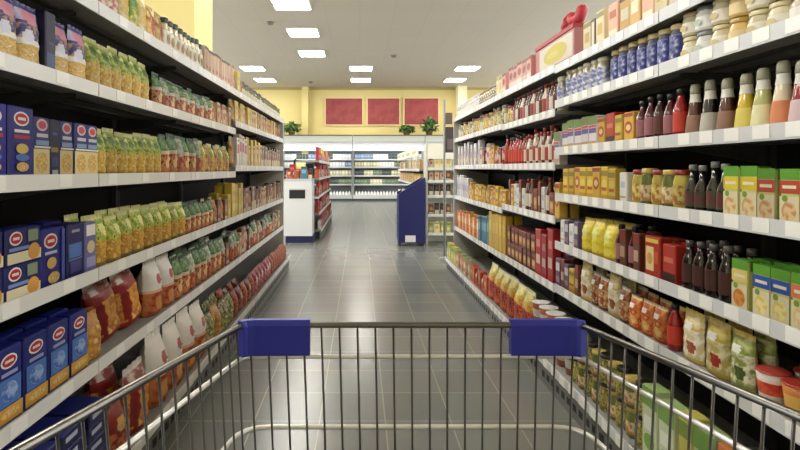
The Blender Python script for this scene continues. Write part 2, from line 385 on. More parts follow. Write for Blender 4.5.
def sauceb(key, col, label, phrase, cap=(30, 30, 32)):
    look(key, 'sauce_bottle', 'bottle', phrase, bottle('sauce_bottle', sauce, col, cap, .014, .022, label, (.15, .6)), .056, .056, .178)
sauceb('saucered', (170, 26, 24), (210, 60, 40), 'red sauce bottle with dark cap')
sauceb('saucedark', (46, 20, 18), (90, 40, 30), 'dark brown sauce bottle')
sauceb('saucewine', (90, 22, 34), (160, 100, 110), 'wine red sauce bottle')
sauceb('saucebrown', (96, 50, 28), (216, 206, 190), 'brown sauce bottle with white label', (140, 30, 26))
sauceb('saucewhite', (216, 200, 180), (170, 60, 40), 'white sauce bottle with red label', (150, 30, 28))
sauceb('soy', (30, 16, 14), (70, 34, 28), 'near black soy sauce bottle', (96, 92, 90))
vin = [(.024, 0), (.025, .005), (.025, .085), (.012, .115), (.011, .15)]
look('vinegar', 'vinegar_bottle', 'bottle', 'dark vinegar bottle with silver cap',
     bottle('vinegar_bottle', vin, (30, 32, 26), (150, 150, 148), .0125, .02, pmat((110, 40, 44), (50, 80, 50), 30), (.12, .5)), .055, .055, .17)
look('yellowtube', 'bouillon_box', 'box', 'yellow packet with red stripe',
     carton('bouillon_box', .07, .05, .125, (222, 184, 50), [R('r', .5, .8, .96, .16, (150, 130, 40)), R('e', .5, .5, .8, .26, (232, 206, 90)), R('r', .5, .34, .7, .1, (186, 80, 40)), R('r', .5, .1, .96, .16, (196, 150, 40))]), .07, .05, .125)
look('yellowjar', 'pickle_jar', 'jar', 'yellow pickle jar with red lid',
     jar('pickle_jar', .033, .115, (196, 176, 70), (150, 40, 32), pmat((226, 206, 110), (170, 110, 40), 50), .016, (.15, .7)), .07, .07, .115)
look('greenjar', 'pickle_jar', 'jar', 'green pickle jar with cream label',
     jar('pickle_jar', .033, .115, (110, 120, 50), (196, 170, 80), pmat((232, 220, 176), (190, 120, 60), 50), .016, (.15, .65)), .07, .07, .115)
look('whitepack', 'bouillon_box', 'box', 'narrow white packet',
     carton('bouillon_box', .06, .05, .13, (224, 224, 222), [R('r', .5, .6, .6, .2, (180, 190, 206)), R('r', .5, .2, .8, .06, (180, 150, 120))]), .06, .05, .13)
look('greenwhite', 'tea_box', 'box', 'white and violet box with green top',
     carton('tea_box', .085, .05, .125, (216, 212, 222), [R('r', .5, .86, 1.0, .28, (96, 130, 60)), R('r', .5, .52, .9, .16, (96, 76, 150)), R('r', .5, .66, .9, .08, (200, 60, 70)), R('r', .5, .12, .9, .12, (200, 160, 110))]), .085, .05, .125)
look('orangebox', 'seasoning_box', 'box', 'yellow and red seasoning box',
     carton('seasoning_box', .075, .05, .13, (226, 180, 60), [R('e', .5, .5, .8, .4, (206, 70, 40)), R('e', .5, .5, .5, .2, (236, 220, 150)), R('r', .5, .9, .96, .12, (170, 60, 30))]), .075, .05, .13)
def veg(key, panel, art, phrase, h=.15):
    look(key, 'cereal_box', 'box', phrase,
         carton('cereal_box', .064, .045, h, (206, 206, 120), [R('r', .5, .91, 1.0, .2, (92, 164, 44)), R('r', .5, .68, 1.0, .24, panel), R('r', .5, .68, .7, .06, (236, 230, 200)), R('r', .5, .26, .98, .5, (226, 214, 176)), R('e', .5, .24, .76, .36, art), R('e', .3, .47, .3, .12, (120, 160, 50))],
                side=[(.9, .2, (80, 150, 40))], top=(80, 150, 40)), .064, .045, h)
veg('vegyellow', (226, 200, 40), pmat((206, 160, 100), (232, 206, 150), 50), 'green box with yellow band')
veg('vegred', (196, 70, 50), pmat((200, 140, 90), (230, 196, 140), 50), 'green box with red band')
veg('vegblue', (40, 84, 180), pmat((226, 200, 90), (240, 226, 150), 50), 'green box with blue band')
veg('vegorange', (232, 206, 110), pmat((206, 110, 40), (226, 150, 60), 50), 'green box with orange picture')
veg('vegcoral', (226, 120, 80), pmat((226, 190, 130), (240, 220, 170), 50), 'green box with coral band')
look('yellowpouch', 'pasta_bag', 'bag', 'big bright yellow bag',
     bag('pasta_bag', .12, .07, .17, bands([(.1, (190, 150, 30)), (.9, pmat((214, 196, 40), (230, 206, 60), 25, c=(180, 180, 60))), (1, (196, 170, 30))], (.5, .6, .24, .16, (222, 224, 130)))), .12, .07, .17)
look('purplepack', 'spice_packet', 'packet', 'purple and white packet',
     carton('spice_packet', .06, .04, .14, (96, 80, 120), [R('r', .5, .7, .8, .3, (214, 206, 214)), R('r', .5, .25, .8, .2, (170, 120, 130))]), .06, .04, .14)
look('redcreambox', 'noodle_box', 'box', 'red and cream noodle box',
     carton('noodle_box', .1, .05, .155, (176, 44, 30), [R('r', .35, .45, .5, .6, (222, 200, 140)), R('e', .35, .45, .36, .3, (196, 150, 70)), R('r', .5, .9, .8, .1, (214, 190, 70)), R('r', .78, .5, .26, .3, (206, 80, 40))]), .1, .05, .155)
look('redbox', 'noodle_box', 'box', 'bright red box with dark base',
     carton('noodle_box', .085, .05, .14, (198, 44, 34), [R('r', .5, .14, .98, .26, (60, 20, 20)), R('r', .5, .6, .7, .14, (222, 120, 90))]), .085, .05, .14)
look('brownstick', 'spice_packet', 'packet', 'brown packet with red top',
     carton('spice_packet', .05, .04, .16, (110, 60, 44), [R('r', .5, .85, .9, .2, (150, 40, 34)), R('r', .5, .4, .7, .3, (196, 160, 130))]), .05, .04, .16)
def pouch(key, a, b_, art, phrase, h=.17, w=.11, top=(216, 190, 100), blob=(170, 80, 50)):
    look(key, 'soup_pouch', 'pouch', phrase,
         bag('soup_pouch', w, .05, h, bands([(.08, b_), (.62, art), (.93, pmat(a, b_, 30)), (1, top)], (.62, .3, .2, .13, blob), (.4, .7, .25, .08, WHITE)), crimp=.06), w, .05, h)
pouch('pouchcream', (226, 214, 170), (206, 176, 90), pmat((236, 230, 212), (214, 196, 150), 40), 'cream soup pouch with brown picture')
pouch('pouchyellow', (222, 200, 110), (196, 170, 60), pmat((232, 224, 180), (200, 176, 90), 40), 'yellow soup pouch with red tomato picture', blob=(180, 50, 30))
pouch('pouchgreen', (190, 196, 120), (130, 150, 60), pmat((226, 226, 190), (140, 150, 70), 40), 'pale green soup pouch', blob=(80, 100, 40), w=.09)
pouch('pouchmix', (196, 120, 60), (110, 60, 40), pmat((214, 170, 110), (150, 60, 36), 45, c=(230, 206, 150)), 'brown and tan meal pouch', h=.14, w=.085, top=(226, 214, 206))
pouch('pouchorange', (222, 150, 50), (196, 70, 30), pmat((226, 130, 50), (190, 40, 26), 45, c=(232, 190, 100)), 'orange and red meal pouch', h=.14, w=.085, top=(230, 200, 150), blob=(236, 200, 120))
look('redcup', 'noodle_cup', 'cup', 'red and white noodle cup',
     cup('noodle_cup', .032, .042, .085, (226, 214, 206), (206, 70, 60), pmat((206, 50, 36), (226, 90, 50), 30)), .09, .09, .09)
look('orangecup', 'noodle_cup', 'cup', 'orange noodle cup with red lid',
     cup('noodle_cup', .032, .042, .085, (222, 130, 60), (190, 60, 44), (232, 180, 80)), .09, .09, .09)
look('olivejar', 'olive_jar', 'jar', 'yellow olive jar with black lid',
     jar('olive_jar', .032, .12, pmat((206, 190, 90), (90, 84, 30), 60, c=(226, 214, 140)), (30, 28, 26), None, .016), .068, .068, .12)
look('greencarton', 'soup_carton', 'carton', 'lime green and white carton',
     carton('soup_carton', .09, .06, .17, (206, 216, 180), [R('r', .5, .86, 1.0, .26, (120, 166, 70)), R('r', .5, .5, .7, .2, (236, 240, 226)), R('e', .5, .25, .7, .22, (120, 170, 60))], top=(150, 180, 106)), .09, .06, .17)
look('orangecarton', 'soup_carton', 'carton', 'orange and brown carton',
     carton('soup_carton', .1, .06, .16, (214, 120, 50), [R('r', .5, .8, .96, .2, (120, 60, 36)), R('e', .5, .4, .7, .3, (232, 190, 120))]), .1, .06, .16)
look('bluecarton', 'soup_carton', 'carton', 'sky blue carton',
     carton('soup_carton', .1, .06, .15, (120, 160, 206), [R('r', .5, .7, .8, .3, (206, 222, 236)), R('r', .5, .2, .8, .1, (40, 70, 150))]), .1, .06, .15)
look('redbag', 'pasta_bag', 'bag', 'red pasta bag with yellow top',
     bag('pasta_bag', .17, .1, .27, bands([(.1, (170, 60, 30)), (.55, pmat((190, 40, 36), (226, 120, 60), 60)), (.72, pmat((226, 150, 50), (236, 190, 90), 40)), (.92, pmat((230, 216, 130), (190, 180, 90), 40)), (1, (220, 220, 170))], (.5, .4, .3, .18, (170, 30, 46)))), .17, .1, .27)
look('whitetub', 'dessert_tub', 'tub', 'white tub with brown base',
     cup('dessert_tub', .036, .045, .1, (190, 100, 70), (232, 230, 226), (226, 220, 210)), .095, .095, .105)
look('yellowgreen', 'soup_carton', 'carton', 'slim yellow green carton',
     carton('soup_carton', .07, .06, .17, (196, 186, 84), [R('r', .5, .8, .96, .2, (120, 150, 60)), R('r', .5, .35, .7, .3, (226, 216, 150))]), .07, .06, .17)
look('orangered', 'soup_carton', 'carton', 'orange red carton',
     carton('soup_carton', .09, .06, .15, (206, 84, 44), [R('r', .5, .6, .7, .24, (226, 150, 90)), R('r', .5, .2, .9, .1, (150, 40, 30))]), .09, .06, .15)
look('tealpack', 'soup_carton', 'carton', 'teal and blue carton',
     carton('soup_carton', .1, .06, .2, (60, 120, 150), [R('r', .5, .6, .7, .3, (130, 180, 200)), R('r', .5, .9, .9, .1, (20, 60, 56))]), .1, .06, .2)
look('yellowtall', 'soup_carton', 'carton', 'tall mustard yellow carton',
     carton('soup_carton', .1, .06, .25, (214, 174, 40), [R('r', .5, .6, .6, .3, (226, 196, 80))]), .1, .06, .25)
look('brownred', 'noodle_box', 'box', 'brown orange panelled box',
     carton('noodle_box', .09, .05, .12, (104, 36, 26), [R('r', .5, .4, .7, .5, (196, 130, 60)), R('e', .5, .45, .5, .3, (226, 186, 110)), R('r', .5, .88, .8, .12, (170, 50, 36))]), .09, .05, .12)
look('redtall', 'noodle_box', 'box', 'crimson box with pink stripes',
     carton('noodle_box', .09, .05, .24, (186, 36, 44), [R('r', .5, .7, .6, .16, (216, 130, 130)), R('r', .5, .35, .7, .2, (222, 190, 180))]), .09, .05, .24)
look('latticejar', 'jam_jar', 'jar', 'cream jar with brown lattice label',
     jar('jam_jar', .034, .13, (214, 200, 160), (120, 90, 50), pmat((226, 216, 180), (90, 84, 50), 70), .018, (.1, .8)), .072, .072, .13)
look('pinkcarton', 'cake_mix_box', 'box', 'pink and red baking mix box',
     carton('cake_mix_box', .1, .05, .17, (216, 150, 140), [R('r', .5, .2, .96, .3, (226, 206, 196)), R('e', .5, .6, .7, .3, (150, 50, 50)), R('r', .5, .92, .96, .12, (120, 50, 44))]), .1, .05, .17)
look('clearjar', 'jam_jar', 'jar', 'silver topped clear jar',
     jar('jam_jar', .034, .14, (190, 190, 180), (206, 206, 206), (214, 210, 200), .02, (.1, .7)), .072, .072, .14)
look('creampack', 'cake_mix_box', 'box', 'cream and gold baking box',
     carton('cake_mix_box', .085, .05, .17, (226, 212, 160), [R('r', .5, .5, .6, .3, (206, 170, 80)), R('r', .5, .88, .96, .14, (150, 140, 80))]), .085, .05, .17)
look('darkcream', 'cake_mix_box', 'box', 'dark and cream striped box',
     carton('cake_mix_box', .06, .05, .16, (60, 54, 44), [R('r', .5, .5, .5, .8, (214, 200, 170))]), .06, .05, .16)
look('salmonpack', 'cake_mix_box', 'box', 'salmon coloured baking box',
     carton('cake_mix_box', .085, .05, .17, (222, 170, 140), [R('r', .5, .7, .7, .2, (190, 96, 80)), R('r', .5, .2, .8, .2, (236, 220, 190))]), .085, .05, .17)
look('orangecream', 'cake_mix_box', 'box', 'orange and cream baking box',
     carton('cake_mix_box', .085, .05, .17, (226, 176, 96), [R('r', .5, .55, .7, .3, (236, 226, 190)), R('r', .5, .95, .98, .1, (120, 60, 40))]), .085, .05, .17)
look('redtin', 'tomato_can', 'can', 'red can with white band',
     jar('tomato_can', .033, .11, (180, 36, 34), (190, 190, 190), pmat((226, 206, 200), (190, 60, 50), 30), .006, (.3, .8)), .07, .07, .11)
look('whiteredbox', 'rice_carton', 'box', 'white box with red print',
     carton('rice_carton', .085, .05, .15, (222, 210, 206), [R('e', .5, .5, .7, .3, (190, 56, 60)), R('r', .5, .9, .96, .12, (190, 120, 110))]), .085, .05, .15)
look('lilacbox', 'rice_carton', 'box', 'pale lilac and white box',
     carton('rice_carton', .09, .05, .19, (206, 202, 206), [R('r', .5, .5, .7, .3, (170, 160, 190)), R('r', .5, .85, .7, .1, (226, 226, 226))]), .09, .05, .19)
# fridge goods
for key, col, ph in (('milkwhite', (220, 224, 220), 'white chilled carton'), ('milkblue', (130, 150, 180), 'blue chilled carton'),
                     ('milkgreen', (110, 130, 96), 'green chilled carton'), ('milkcream', (206, 200, 160), 'cream chilled carton'), ('milkdark', (66, 76, 74), 'dark chilled carton')):
    look(key, 'chilled_carton', 'carton', ph, carton('chilled_carton', .1, .08, .2, col, [R('r', .5, .6, .8, .3, tuple(min(255, c+40) for c in col))]), .1, .08, .2)
look('milkbottle', 'milk_bottle', 'bottle', 'white milk bottle',
     bottle('milk_bottle', [(.045, 0), (.05, .02), (.05, .15), (.02, .2), (.02, .21)], (226, 226, 220), (150, 160, 180), .022, .02, None), .11, .11, .23)

# ------------------------------------------------------------------ shelving
XL, XLB = -.935, -.845
XR, XRB = 1.125, 1.01
BL = [.62, 1.85, 2.86, 3.89, 5.09, 6.29]
BR = [.7, 1.95, 2.99, 4.10, 5.13, 6.17]
LN = [1.793, 1.50, 1.18, .845, .517]; LF = [1.793, 1.56, 1.225, .845, .517]
RN = [1.79, 1.59, 1.32, 1.06, .785, .538]; RF1 = [1.80, 1.545, 1.235, .925, .53]; RF2 = [1.80, 1.555, 1.24, .89, .525]
BASEZ = .16
DEPTH = .42
M_shelf = mat((150, 150, 146), .45); M_rail = mat((228, 229, 228), .3); M_railr = mat((212, 215, 220), .3)
M_tick = mat((246, 246, 244), .42); M_back = mat((22, 22, 24), .8); M_up = mat((150, 150, 148), .41, .3)  # M_back is near black: deep shade inside the shelves put into its colour
M_kick = mat((120, 120, 118), .4, .4); M_dark = mat((24, 24, 26), .6); M_brk = mat((90, 92, 92), .4, .5)
def unit(side, y0, y1, levels, label, first=False, last=False, x=None, xb=None, tk=None, depth=DEPTH, rzoff=0, backcol=None, group=None):
    s = -1 if side == 'L' else 1
    X = abs(x if x is not None else (XL if s < 0 else XR)); XB = abs(xb if xb is not None else (XLB if s < 0 else XRB))
    root = empty('shelving_unit', (s*X, (y0+y1)/2, 0))
    tag(root, label, 'shelf unit', group or ('shelving units along the %s of the aisle' % ('left' if s < 0 else 'right')))
    cx, cy = s*X, (y0+y1)/2
    hw = (y1-y0)/2-.003
    def bb(name, a0, a1, b0, b1, c0, c1, m, parent):  # a: distance from aisle centre
        lo, hi = sorted((s*a0-cx, s*a1-cx))
        return bxo(name, lo, hi, b0, b1, c0, c1, m, parent)
    xb_ = X+depth
    bb('back_panel', xb_, xb_+.02, -hw, hw, .05, max(levels)+.01, M_back, root)
    for yy in (-hw, hw-.02):
        bb('upright', xb_-.024, xb_-.001, yy, yy+.02, 0, max(levels)+.03, mat((56, 56, 58), .6), root)
    base = bb('base_deck', XB, xb_-.03, -hw, hw, BASEZ-.03, BASEZ, M_shelf, root)
    r = bb('price_rail', XB-.006, XB, -hw, hw, BASEZ-.035, BASEZ+.008, M_rail if s < 0 else M_railr, base)
    k = MB(); lo, hi = sorted((s*(XB+.015)-cx, s*(XB+.035)-cx)); k.box(lo, hi, -hw, hw, 0, BASEZ-.035, M_kick)
    n = int((y1-y0)/.07)
    for i in range(n):   # slots punched in the kick plate
        yy = -hw+.02+i*.07; f = s*(XB+.0145)-cx
        p = [(f, yy, .04), (f, yy+.045, .04), (f, yy+.045, .075), (f, yy, .075)]
        k.quad(p if s > 0 else p[::-1], M_dark)
    k.build('kick_plate', root)
    def tickets(par, xf, z, pitch, w):
        n = int((2*hw)/pitch)
        tb = MB(); a, b2 = sorted((s*(xf-.008)-cx, s*(xf-.0058)-cx)); tb.box(a, b2, -w/2, w/2, z-.036, z+.003, M_tick)
        proto = tb.build('price_ticket', par, link=False); 
        for i in range(n):
            c = proto.copy(); COL.objects.link(c); c.parent = par
            c.location = (0, -hw+pitch*(i+.5)+(random.uniform(-.2, .2)*pitch if s < 0 else 0), 0)
        bpy.data.objects.remove(proto)
    pit, tw = tk or ((.3, .07) if s < 0 else (.115, .062))
    tickets(base, XB, BASEZ, pit, tw)
    for z in levels:
        sh = MB(); lo, hi = sorted((s*X-cx, s*(xb_-.026)-cx))
        sh.box(lo, hi, -hw, hw, z-.03, z-.01, M_shelf)
        # ribs pressed under the shelf
        for q in (.12, .25):
            a, b2 = sorted((s*(X+q)-cx, s*(X+q+.03)-cx)); sh.box(a, b2, -hw+.03, hw-.03, z-.038, z-.03, M_brk)
        so = sh.build('shelf', root)
        bb('price_rail', X-.006, X, -hw, hw, z-.042, z+.004, M_rail if s < 0 else M_railr, so)
        for yy in (-hw+.004, hw-.008):
            bk = MB(); u0, u1 = s*(xb_-.03)-cx, s*(X+.08)-cx
            bk.prism([(u0, z-.1), (u0, z-.0305), (u1, z-.0305), (u1, z-.045)], yy, yy+.004, M_brk, 'y')
            bk.build('bracket', so)
        tickets(so, X, z, pit, tw)
    if last:
        ep = MB(); lo, hi = sorted((s*(X-.01)-cx, s*(xb_+.02)-cx)); ep.box(lo, hi, hw+.004, hw+.03, 0, max(levels)+.02, mat((222, 222, 216), .4)); ep.build('end_panel', root)
    return root
names = ['nearest', 'second', 'third', 'fourth', 'farthest']
for i in range(5):
    unit('L', BL[i], BL[i+1], LN if i < 3 else LF, '%s grey steel shelving unit along the left of the aisle' % names[i], last=(i == 4))
for i in range(5):
    unit('R', BR[i], BR[i+1], RN if i < 2 else (RF1 if i == 2 else RF2), '%s grey steel shelving unit along the right of the aisle' % names[i], last=(i == 4))

# ------------------------------------------------------------------ filling the shelves
CNT = {}
SH = ['top', 'second', 'third', 'fourth', 'fifth', 'sixth']
def place(key, loc, rz, label, group, tilt=0, sc=1, roll=0):
    p = PROTO[key]; o = dup(p['obj']); o.location = loc; o.rotation_euler = (tilt, roll, rz)
    if sc != 1: o.scale = (sc, sc, sc)
    tag(o, label, p['cat'], group); return o
def shelfname(side, lv, D):
    if lv == 'B': return ('left' if side == 'L' else 'right')+' bottom shelf'
    if side == 'L': return 'left %s shelf' % SH[lv]
    return 'right %s shelf' % SH[lv] if D < BR[2] else 'far right %s shelf' % SH[lv]
def zof(side, lv, D):
    if lv == 'B': return BASEZ
    if side == 'L': return (LN if D < BL[3] else LF)[lv]-.01
    return (RN if D < BR[2] else (RF1 if D < BR[3] else RF2))[lv]-.01
CUR = {}
def run(side, lv, pxa, pxb, keys, rows=None, tiers=1, pitch=None, jit=.05, tilt=0, back=.02, mixed=False, roll=0, sc=1, zs=1):
    """fill the shelf between two points along it (seen at 520 px focal length); keys are used in turn"""
    s = -1 if side == 'L' else 1
    X = abs({'L': XLB if lv == 'B' else XL, 'R': XRB if lv == 'B' else XR}[side])
    if isinstance(keys, str): keys = [keys]
    D = sorted([(X+back)*F/abs(pxa-360), (X+back)*F/abs(pxb-360)])
    ext = [BL, BR][s > 0][-1]-.02
    if lv == 5: ext = BR[2]-.005
    y = max(D[0], CUR.get((side, lv), 0)); end = min(D[1], ext)
    ws = [max(pitch or 0, PROTO[k]['w']*1.03*sc) for k in keys]
    n = int((end-y)/(sum(ws)/len(ws))+.35)
    if n < 1: n = 1
    seq = [keys[i % len(keys)] if not mixed else random.choice(keys) for i in range(n)]
    wl = [max(pitch or 0, PROTO[k]['w']*1.03*sc) for k in seq]
    slack = min(max(0, end-y-sum(wl))/n, .03)
    for i, key in enumerate(seq):
        p = PROTO[key]; w = wl[i]+slack
        yc = y+w/2
        if yc+p['w']*sc/2 > ext+.012: break
        brk = [BL[3]] if s < 0 else [BR[2], BR[3]]
        for bk in brk:       # stay clear of the step between two units of different heights
            if lv != 'B' and abs(yc-bk) < p['w']*sc/2+.004:
                yc = bk+(p['w']*sc/2+.006); y = yc-w/2
        z = zof(side, lv, yc)+.0012
        nr = rows or (2 if (z < ROW2Z and yc < 4.2) else 1)
        for r in range(nr):
            for t in range(tiers):
                if (lv, side, key, r, t) in SKIP: continue
                sn = shelfname(side, lv, yc)
                k = (p['phrase'], sn, r, t); CNT[k] = CNT.get(k, 0)+1
                where = ('' if r == 0 else ' back row,') + ('' if t == 0 else ' upper tier,')
                lab = '%s,%s %s from near end, %s' % (p['phrase'], where, ordn(CNT[k]), sn)
                g = '%s on the %s' % (p['plural'], sn)
                xx = s*(X+back+p['d']*sc/2+r*(p['d']*sc*1.08+.014)+random.uniform(0, .006))
                ang = (PI/2 if s < 0 else -PI/2)+random.uniform(-jit, jit)*(1 if p['w'] < .12 else .4)
                lift = (abs(tilt)*p['d']/2+abs(roll)*p['w']*.5)*sc
                o = place(key, (xx, yc, z+t*(p['h']*sc*zs+.0015)+lift), ang, lab, g, tilt=-tilt, roll=roll)
                f = zs
                if tiers == 1 and not roll and lv != 'B' and yc > (BL[3] if s < 0 else BR[2]):
                    L_ = (LF if s < 0 else (RF1 if yc < BR[3] else RF2)); room = (L_[lv-1]-.045-L_[lv] if lv else 9)-.01
                    f = min(zs*random.uniform(1.12, 1.4), room/(p['h']*sc)) if room < 1 else zs*random.uniform(1, 1.1)
                    f = max(f, .8)
                elif tiers == 1 and not roll and key not in STIFF: f = zs*random.uniform(.96, 1.05)
                o.scale = (sc, sc, sc*f)
        y += w
    CUR[side, lv] = y
SKIP = set()
STIFF = ('lasagne', 'tallpasta', 'creampasta', 'darkpasta', 'standpasta')
ROW2Z = 1.0
# LEFT -------------------------------------------------
run('L', 0, 85, 118, ['rosebag'])
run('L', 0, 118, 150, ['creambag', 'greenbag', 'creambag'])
run('L', 0, 150, 167, ['orangepack'])
run('L', 0, 167, 205, ['herbjar', 'herbjar'])
run('L', 0, 205, 233, ['peachpack'])
run('L', 0, 235, 243, ['orangepack', 'yellowpack'])
run('L', 0, 243, 282, ['spicejar'])
run('L', 1, -30, 44, ['bluebag'])
run('L', 1, 44, 57, ['navybag'])
run('L', 1, 57, 91, ['bluebag'], pitch=.105)
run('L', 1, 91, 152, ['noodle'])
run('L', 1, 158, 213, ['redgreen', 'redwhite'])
run('L', 1, 214, 234, ['orangepack', 'tanpack'])
run('L', 1, 236, 283, ['orangepack', 'yellowpack', 'tanpack', 'brownpack'], mixed=True)
run('L', 2, -22, 29, ['tallpasta'], jit=.02)
run('L', 2, 29, 50, ['creampasta'], jit=.02)
run('L', 2, 50, 61, ['darkpasta'], jit=.02)
run('L', 2, 61, 97, ['creampasta'], jit=.02)
run('L', 2, 98, 164, ['noodle'])
run('L', 2, 165, 203, ['redgreen', 'redgreen', 'redwhite'], sc=1.15, zs=1.1)
run('L', 2, 203, 234, ['noodlelow', 'orangepack'], zs=1.15)
run('L', 2, 237, 247, ['pinkpack'])
run('L', 2, 247, 262, ['yellowpack', 'tanpack'])
run('L', 2, 262, 283, ['darkpack', 'tanpack'])
run('L', 3, -40, 34, ['flatpasta'], tiers=2, jit=.02, rows=1)
run('L', 3, 39, 67, ['standpasta'], jit=.02)
run('L', 3, 67, 86, ['bluetin'], jit=.02)
run('L', 3, 86, 97, ['palepack'], jit=.02)
run('L', 3, 98, 188, ['noodlelow'], zs=1.1)
run('L', 3, 188, 214, ['redgreen'])
run('L', 3, 214, 228, ['orangepack', 'brownpack'])
run('L', 3, 228, 243, ['yellowpack'])
run('L', 3, 243, 283, ['brownpack', 'tanpack', 'darkpack'], mixed=True)
run('L', 4, -40, 89, ['lasagne'], jit=.015)
run('L', 4, 89, 106, ['goldsnack'])
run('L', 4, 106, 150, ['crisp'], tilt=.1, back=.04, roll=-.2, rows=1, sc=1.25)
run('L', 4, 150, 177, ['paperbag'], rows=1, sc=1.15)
run('L', 4, 178, 226, ['redgreen', 'redgreen', 'redwhite'], sc=1.3)
run('L', 4, 226, 283, ['redwhite', 'redgreen', 'tanpack', 'brownpack'], mixed=True)
run('L', 'B', 30, 110, ['bluepouch'], tiers=5, rows=1, jit=.06)
run('L', 'B', 110, 158, ['redsnack', 'crisp', 'orangesnack', 'redsnack'], sc=1.3)
run('L', 'B', 158, 210, ['paperbag'], rows=1, sc=1.3)
run('L', 'B', 210, 236, ['greensnack', 'goldsnack', 'greensnack'], sc=1.25)
run('L', 'B', 236, 256, ['orangesnack', 'redsnack'], sc=1.15)
run('L', 'B', 256, 272, ['pinksnack'], sc=1.15)
run('L', 'B', 272, 291, ['orangesnack'], sc=1.15)
# RIGHT ------------------------------------------------
GB = None
run('R', 0, 640, 700, ['salmonpack', 'creampack', 'salmonpack', 'orangecream'], mixed=True)
run('R', 0, 622, 640, ['orangecream'])
run('R', 0, 604, 622, ['salmonpack', 'creampack'])
run('R', 0, 585, 604, ['creampack', 'darkcream'])

run('R', 0, 505, 531, ['pinkcarton'])
run('R', 0, 496, 505, ['creampack'])
run('R', 0, 478, 496, ['latticejar'])
run('R', 0, 455, 478, ['clearjar'])
run('R', 1, 745, 830, ['mayojar', 'redlidjar', 'mayojar'], tiers=2)
run('R', 1, 720, 745, ['goldjar', 'mayojar'], tiers=2)
run('R', 1, 678, 720, ['mayojar', 'whitejar'], tiers=2)
run('R', 1, 606, 678, ['bluejar'], tiers=1)
run('R', 1, 557, 600, ['labeljar'])
run('R', 1, 512, 555, ['saucedark', 'saucebrown', 'saucewine', 'saucewhite'])
run('R', 1, 456, 512, ['greenjar', 'latticejar', 'yellowjar', 'spicejar'], mixed=True)
run('R', 2, 800, 830, ['dressred'])
run('R', 2, 785, 801, ['dressred'])
run('R', 2, 765, 786, ['dresscream'], pitch=.065)
run('R', 2, 746, 766, ['dresspale'], pitch=.065)
run('R', 2, 726, 747, ['dressyellow'], pitch=.065)
run('R', 2, 707, 727, ['dressbrown'], pitch=.065)
run('R', 2, 693, 708, ['dressblack'])
run('R', 2, 679, 692, ['dressbrown'])
run('R', 2, 668, 679, ['saucered'])
run('R', 2, 632, 668, ['saucewine', 'saucedark', 'saucewine'])
run('R', 2, 596, 632, ['orangebox', 'yellowtube', 'redbox', 'orangebox'])
run('R', 2, 557, 600, ['greenwhite'], zs=1.2)
run('R', 2, 522, 555, ['saucewhite', 'saucebrown'])
run('R', 2, 505, 522, ['saucered'])
run('R', 2, 480, 504, ['redtin', 'whiteredbox', 'orangebox', 'brownred'], mixed=True)
run('R', 2, 455, 480, ['lilacbox', 'yellowjar'])
run('R', 3, 755, 830, ['vegred'], jit=.015)
run('R', 3, 727, 755, ['vegyellow'], jit=.015)
run('R', 3, 680, 727, ['vinegar'])
run('R', 3, 629, 680, ['yellowjar', 'greenjar'], zs=1.3)
run('R', 3, 616, 628, ['whitepack'])
run('R', 3, 557, 615, ['yellowtube', 'yellowtube', 'orangebox'], zs=1.25)
run('R', 3, 505, 555, ['brownstick', 'orangebox', 'brownred', 'saucebrown', 'whitepack'], mixed=True)
run('R', 3, 468, 504, ['yellowjar', 'yellowtube', 'orangebox'], mixed=True)
run('R', 3, 455, 468, ['lilacbox'])
run('R', 4, 788, 840, ['vegcoral'], jit=.015)
run('R', 4, 753, 788, ['vegblue'], jit=.015)
run('R', 4, 726, 753, ['vegorange'], jit=.015)
run('R', 4, 676, 726, ['soy'])
run('R', 4, 661, 676, ['redbox'])
run('R', 4, 638, 661, ['redcreambox'])
run('R', 4, 613, 638, ['brownstick', 'saucewine'])
run('R', 4, 580, 613, ['yellowpouch'])
run('R', 4, 557, 580, ['purplepack', 'whitepack'])
run('R', 4, 535, 553, ['redtall'])
run('R', 4, 508, 535, ['brownred'], tiers=2)
run('R', 4, 490, 508, ['yellowtall'])
run('R', 4, 478, 490, ['tealpack'])
run('R', 4, 455, 478, ['orangecream', 'orangered'])
run('R', 5, 750, 830, ['redcup', 'orangecup'])
run('R', 5, 728, 750, ['pouchgreen'])
run('R', 5, 700, 728, ['pouchyellow'])
run('R', 5, 675, 700, ['pouchcream'])
run('R', 5, 661, 675, ['saucered'])
run('R', 5, 628, 661, ['pouchorange'])
run('R', 5, 578, 628, ['pouchmix', 'pouchcream', 'pouchmix'], zs=1.1)
run('R', 5, 557, 578, ['brownstick', 'yellowtube', 'purplepack'])
run('R', 'B', 745, 850, ['bluecarton'], zs=1.5, rows=1)
run('R', 'B', 715, 745, ['orangecarton'], rows=1, zs=1.6)
run('R', 'B', 640, 715, ['greencarton', 'yellowgreen', 'greencarton', 'greencarton'], rows=1, zs=1.5)
run('R', 'B', 568, 640, ['olivejar', 'greenjar'], tiers=2, rows=1)
run('R', 'B', 528, 568, ['whitetub'], rows=1, tiers=2, sc=1.15)
run('R', 'B', 486, 528, ['redbag'], rows=1)
run('R', 'B', 472, 486, ['orangered', 'redsnack'])
run('R', 'B', 456, 472, ['orangered', 'greencarton'])
run('R', 'B', 443, 456, ['yellowgreen'])

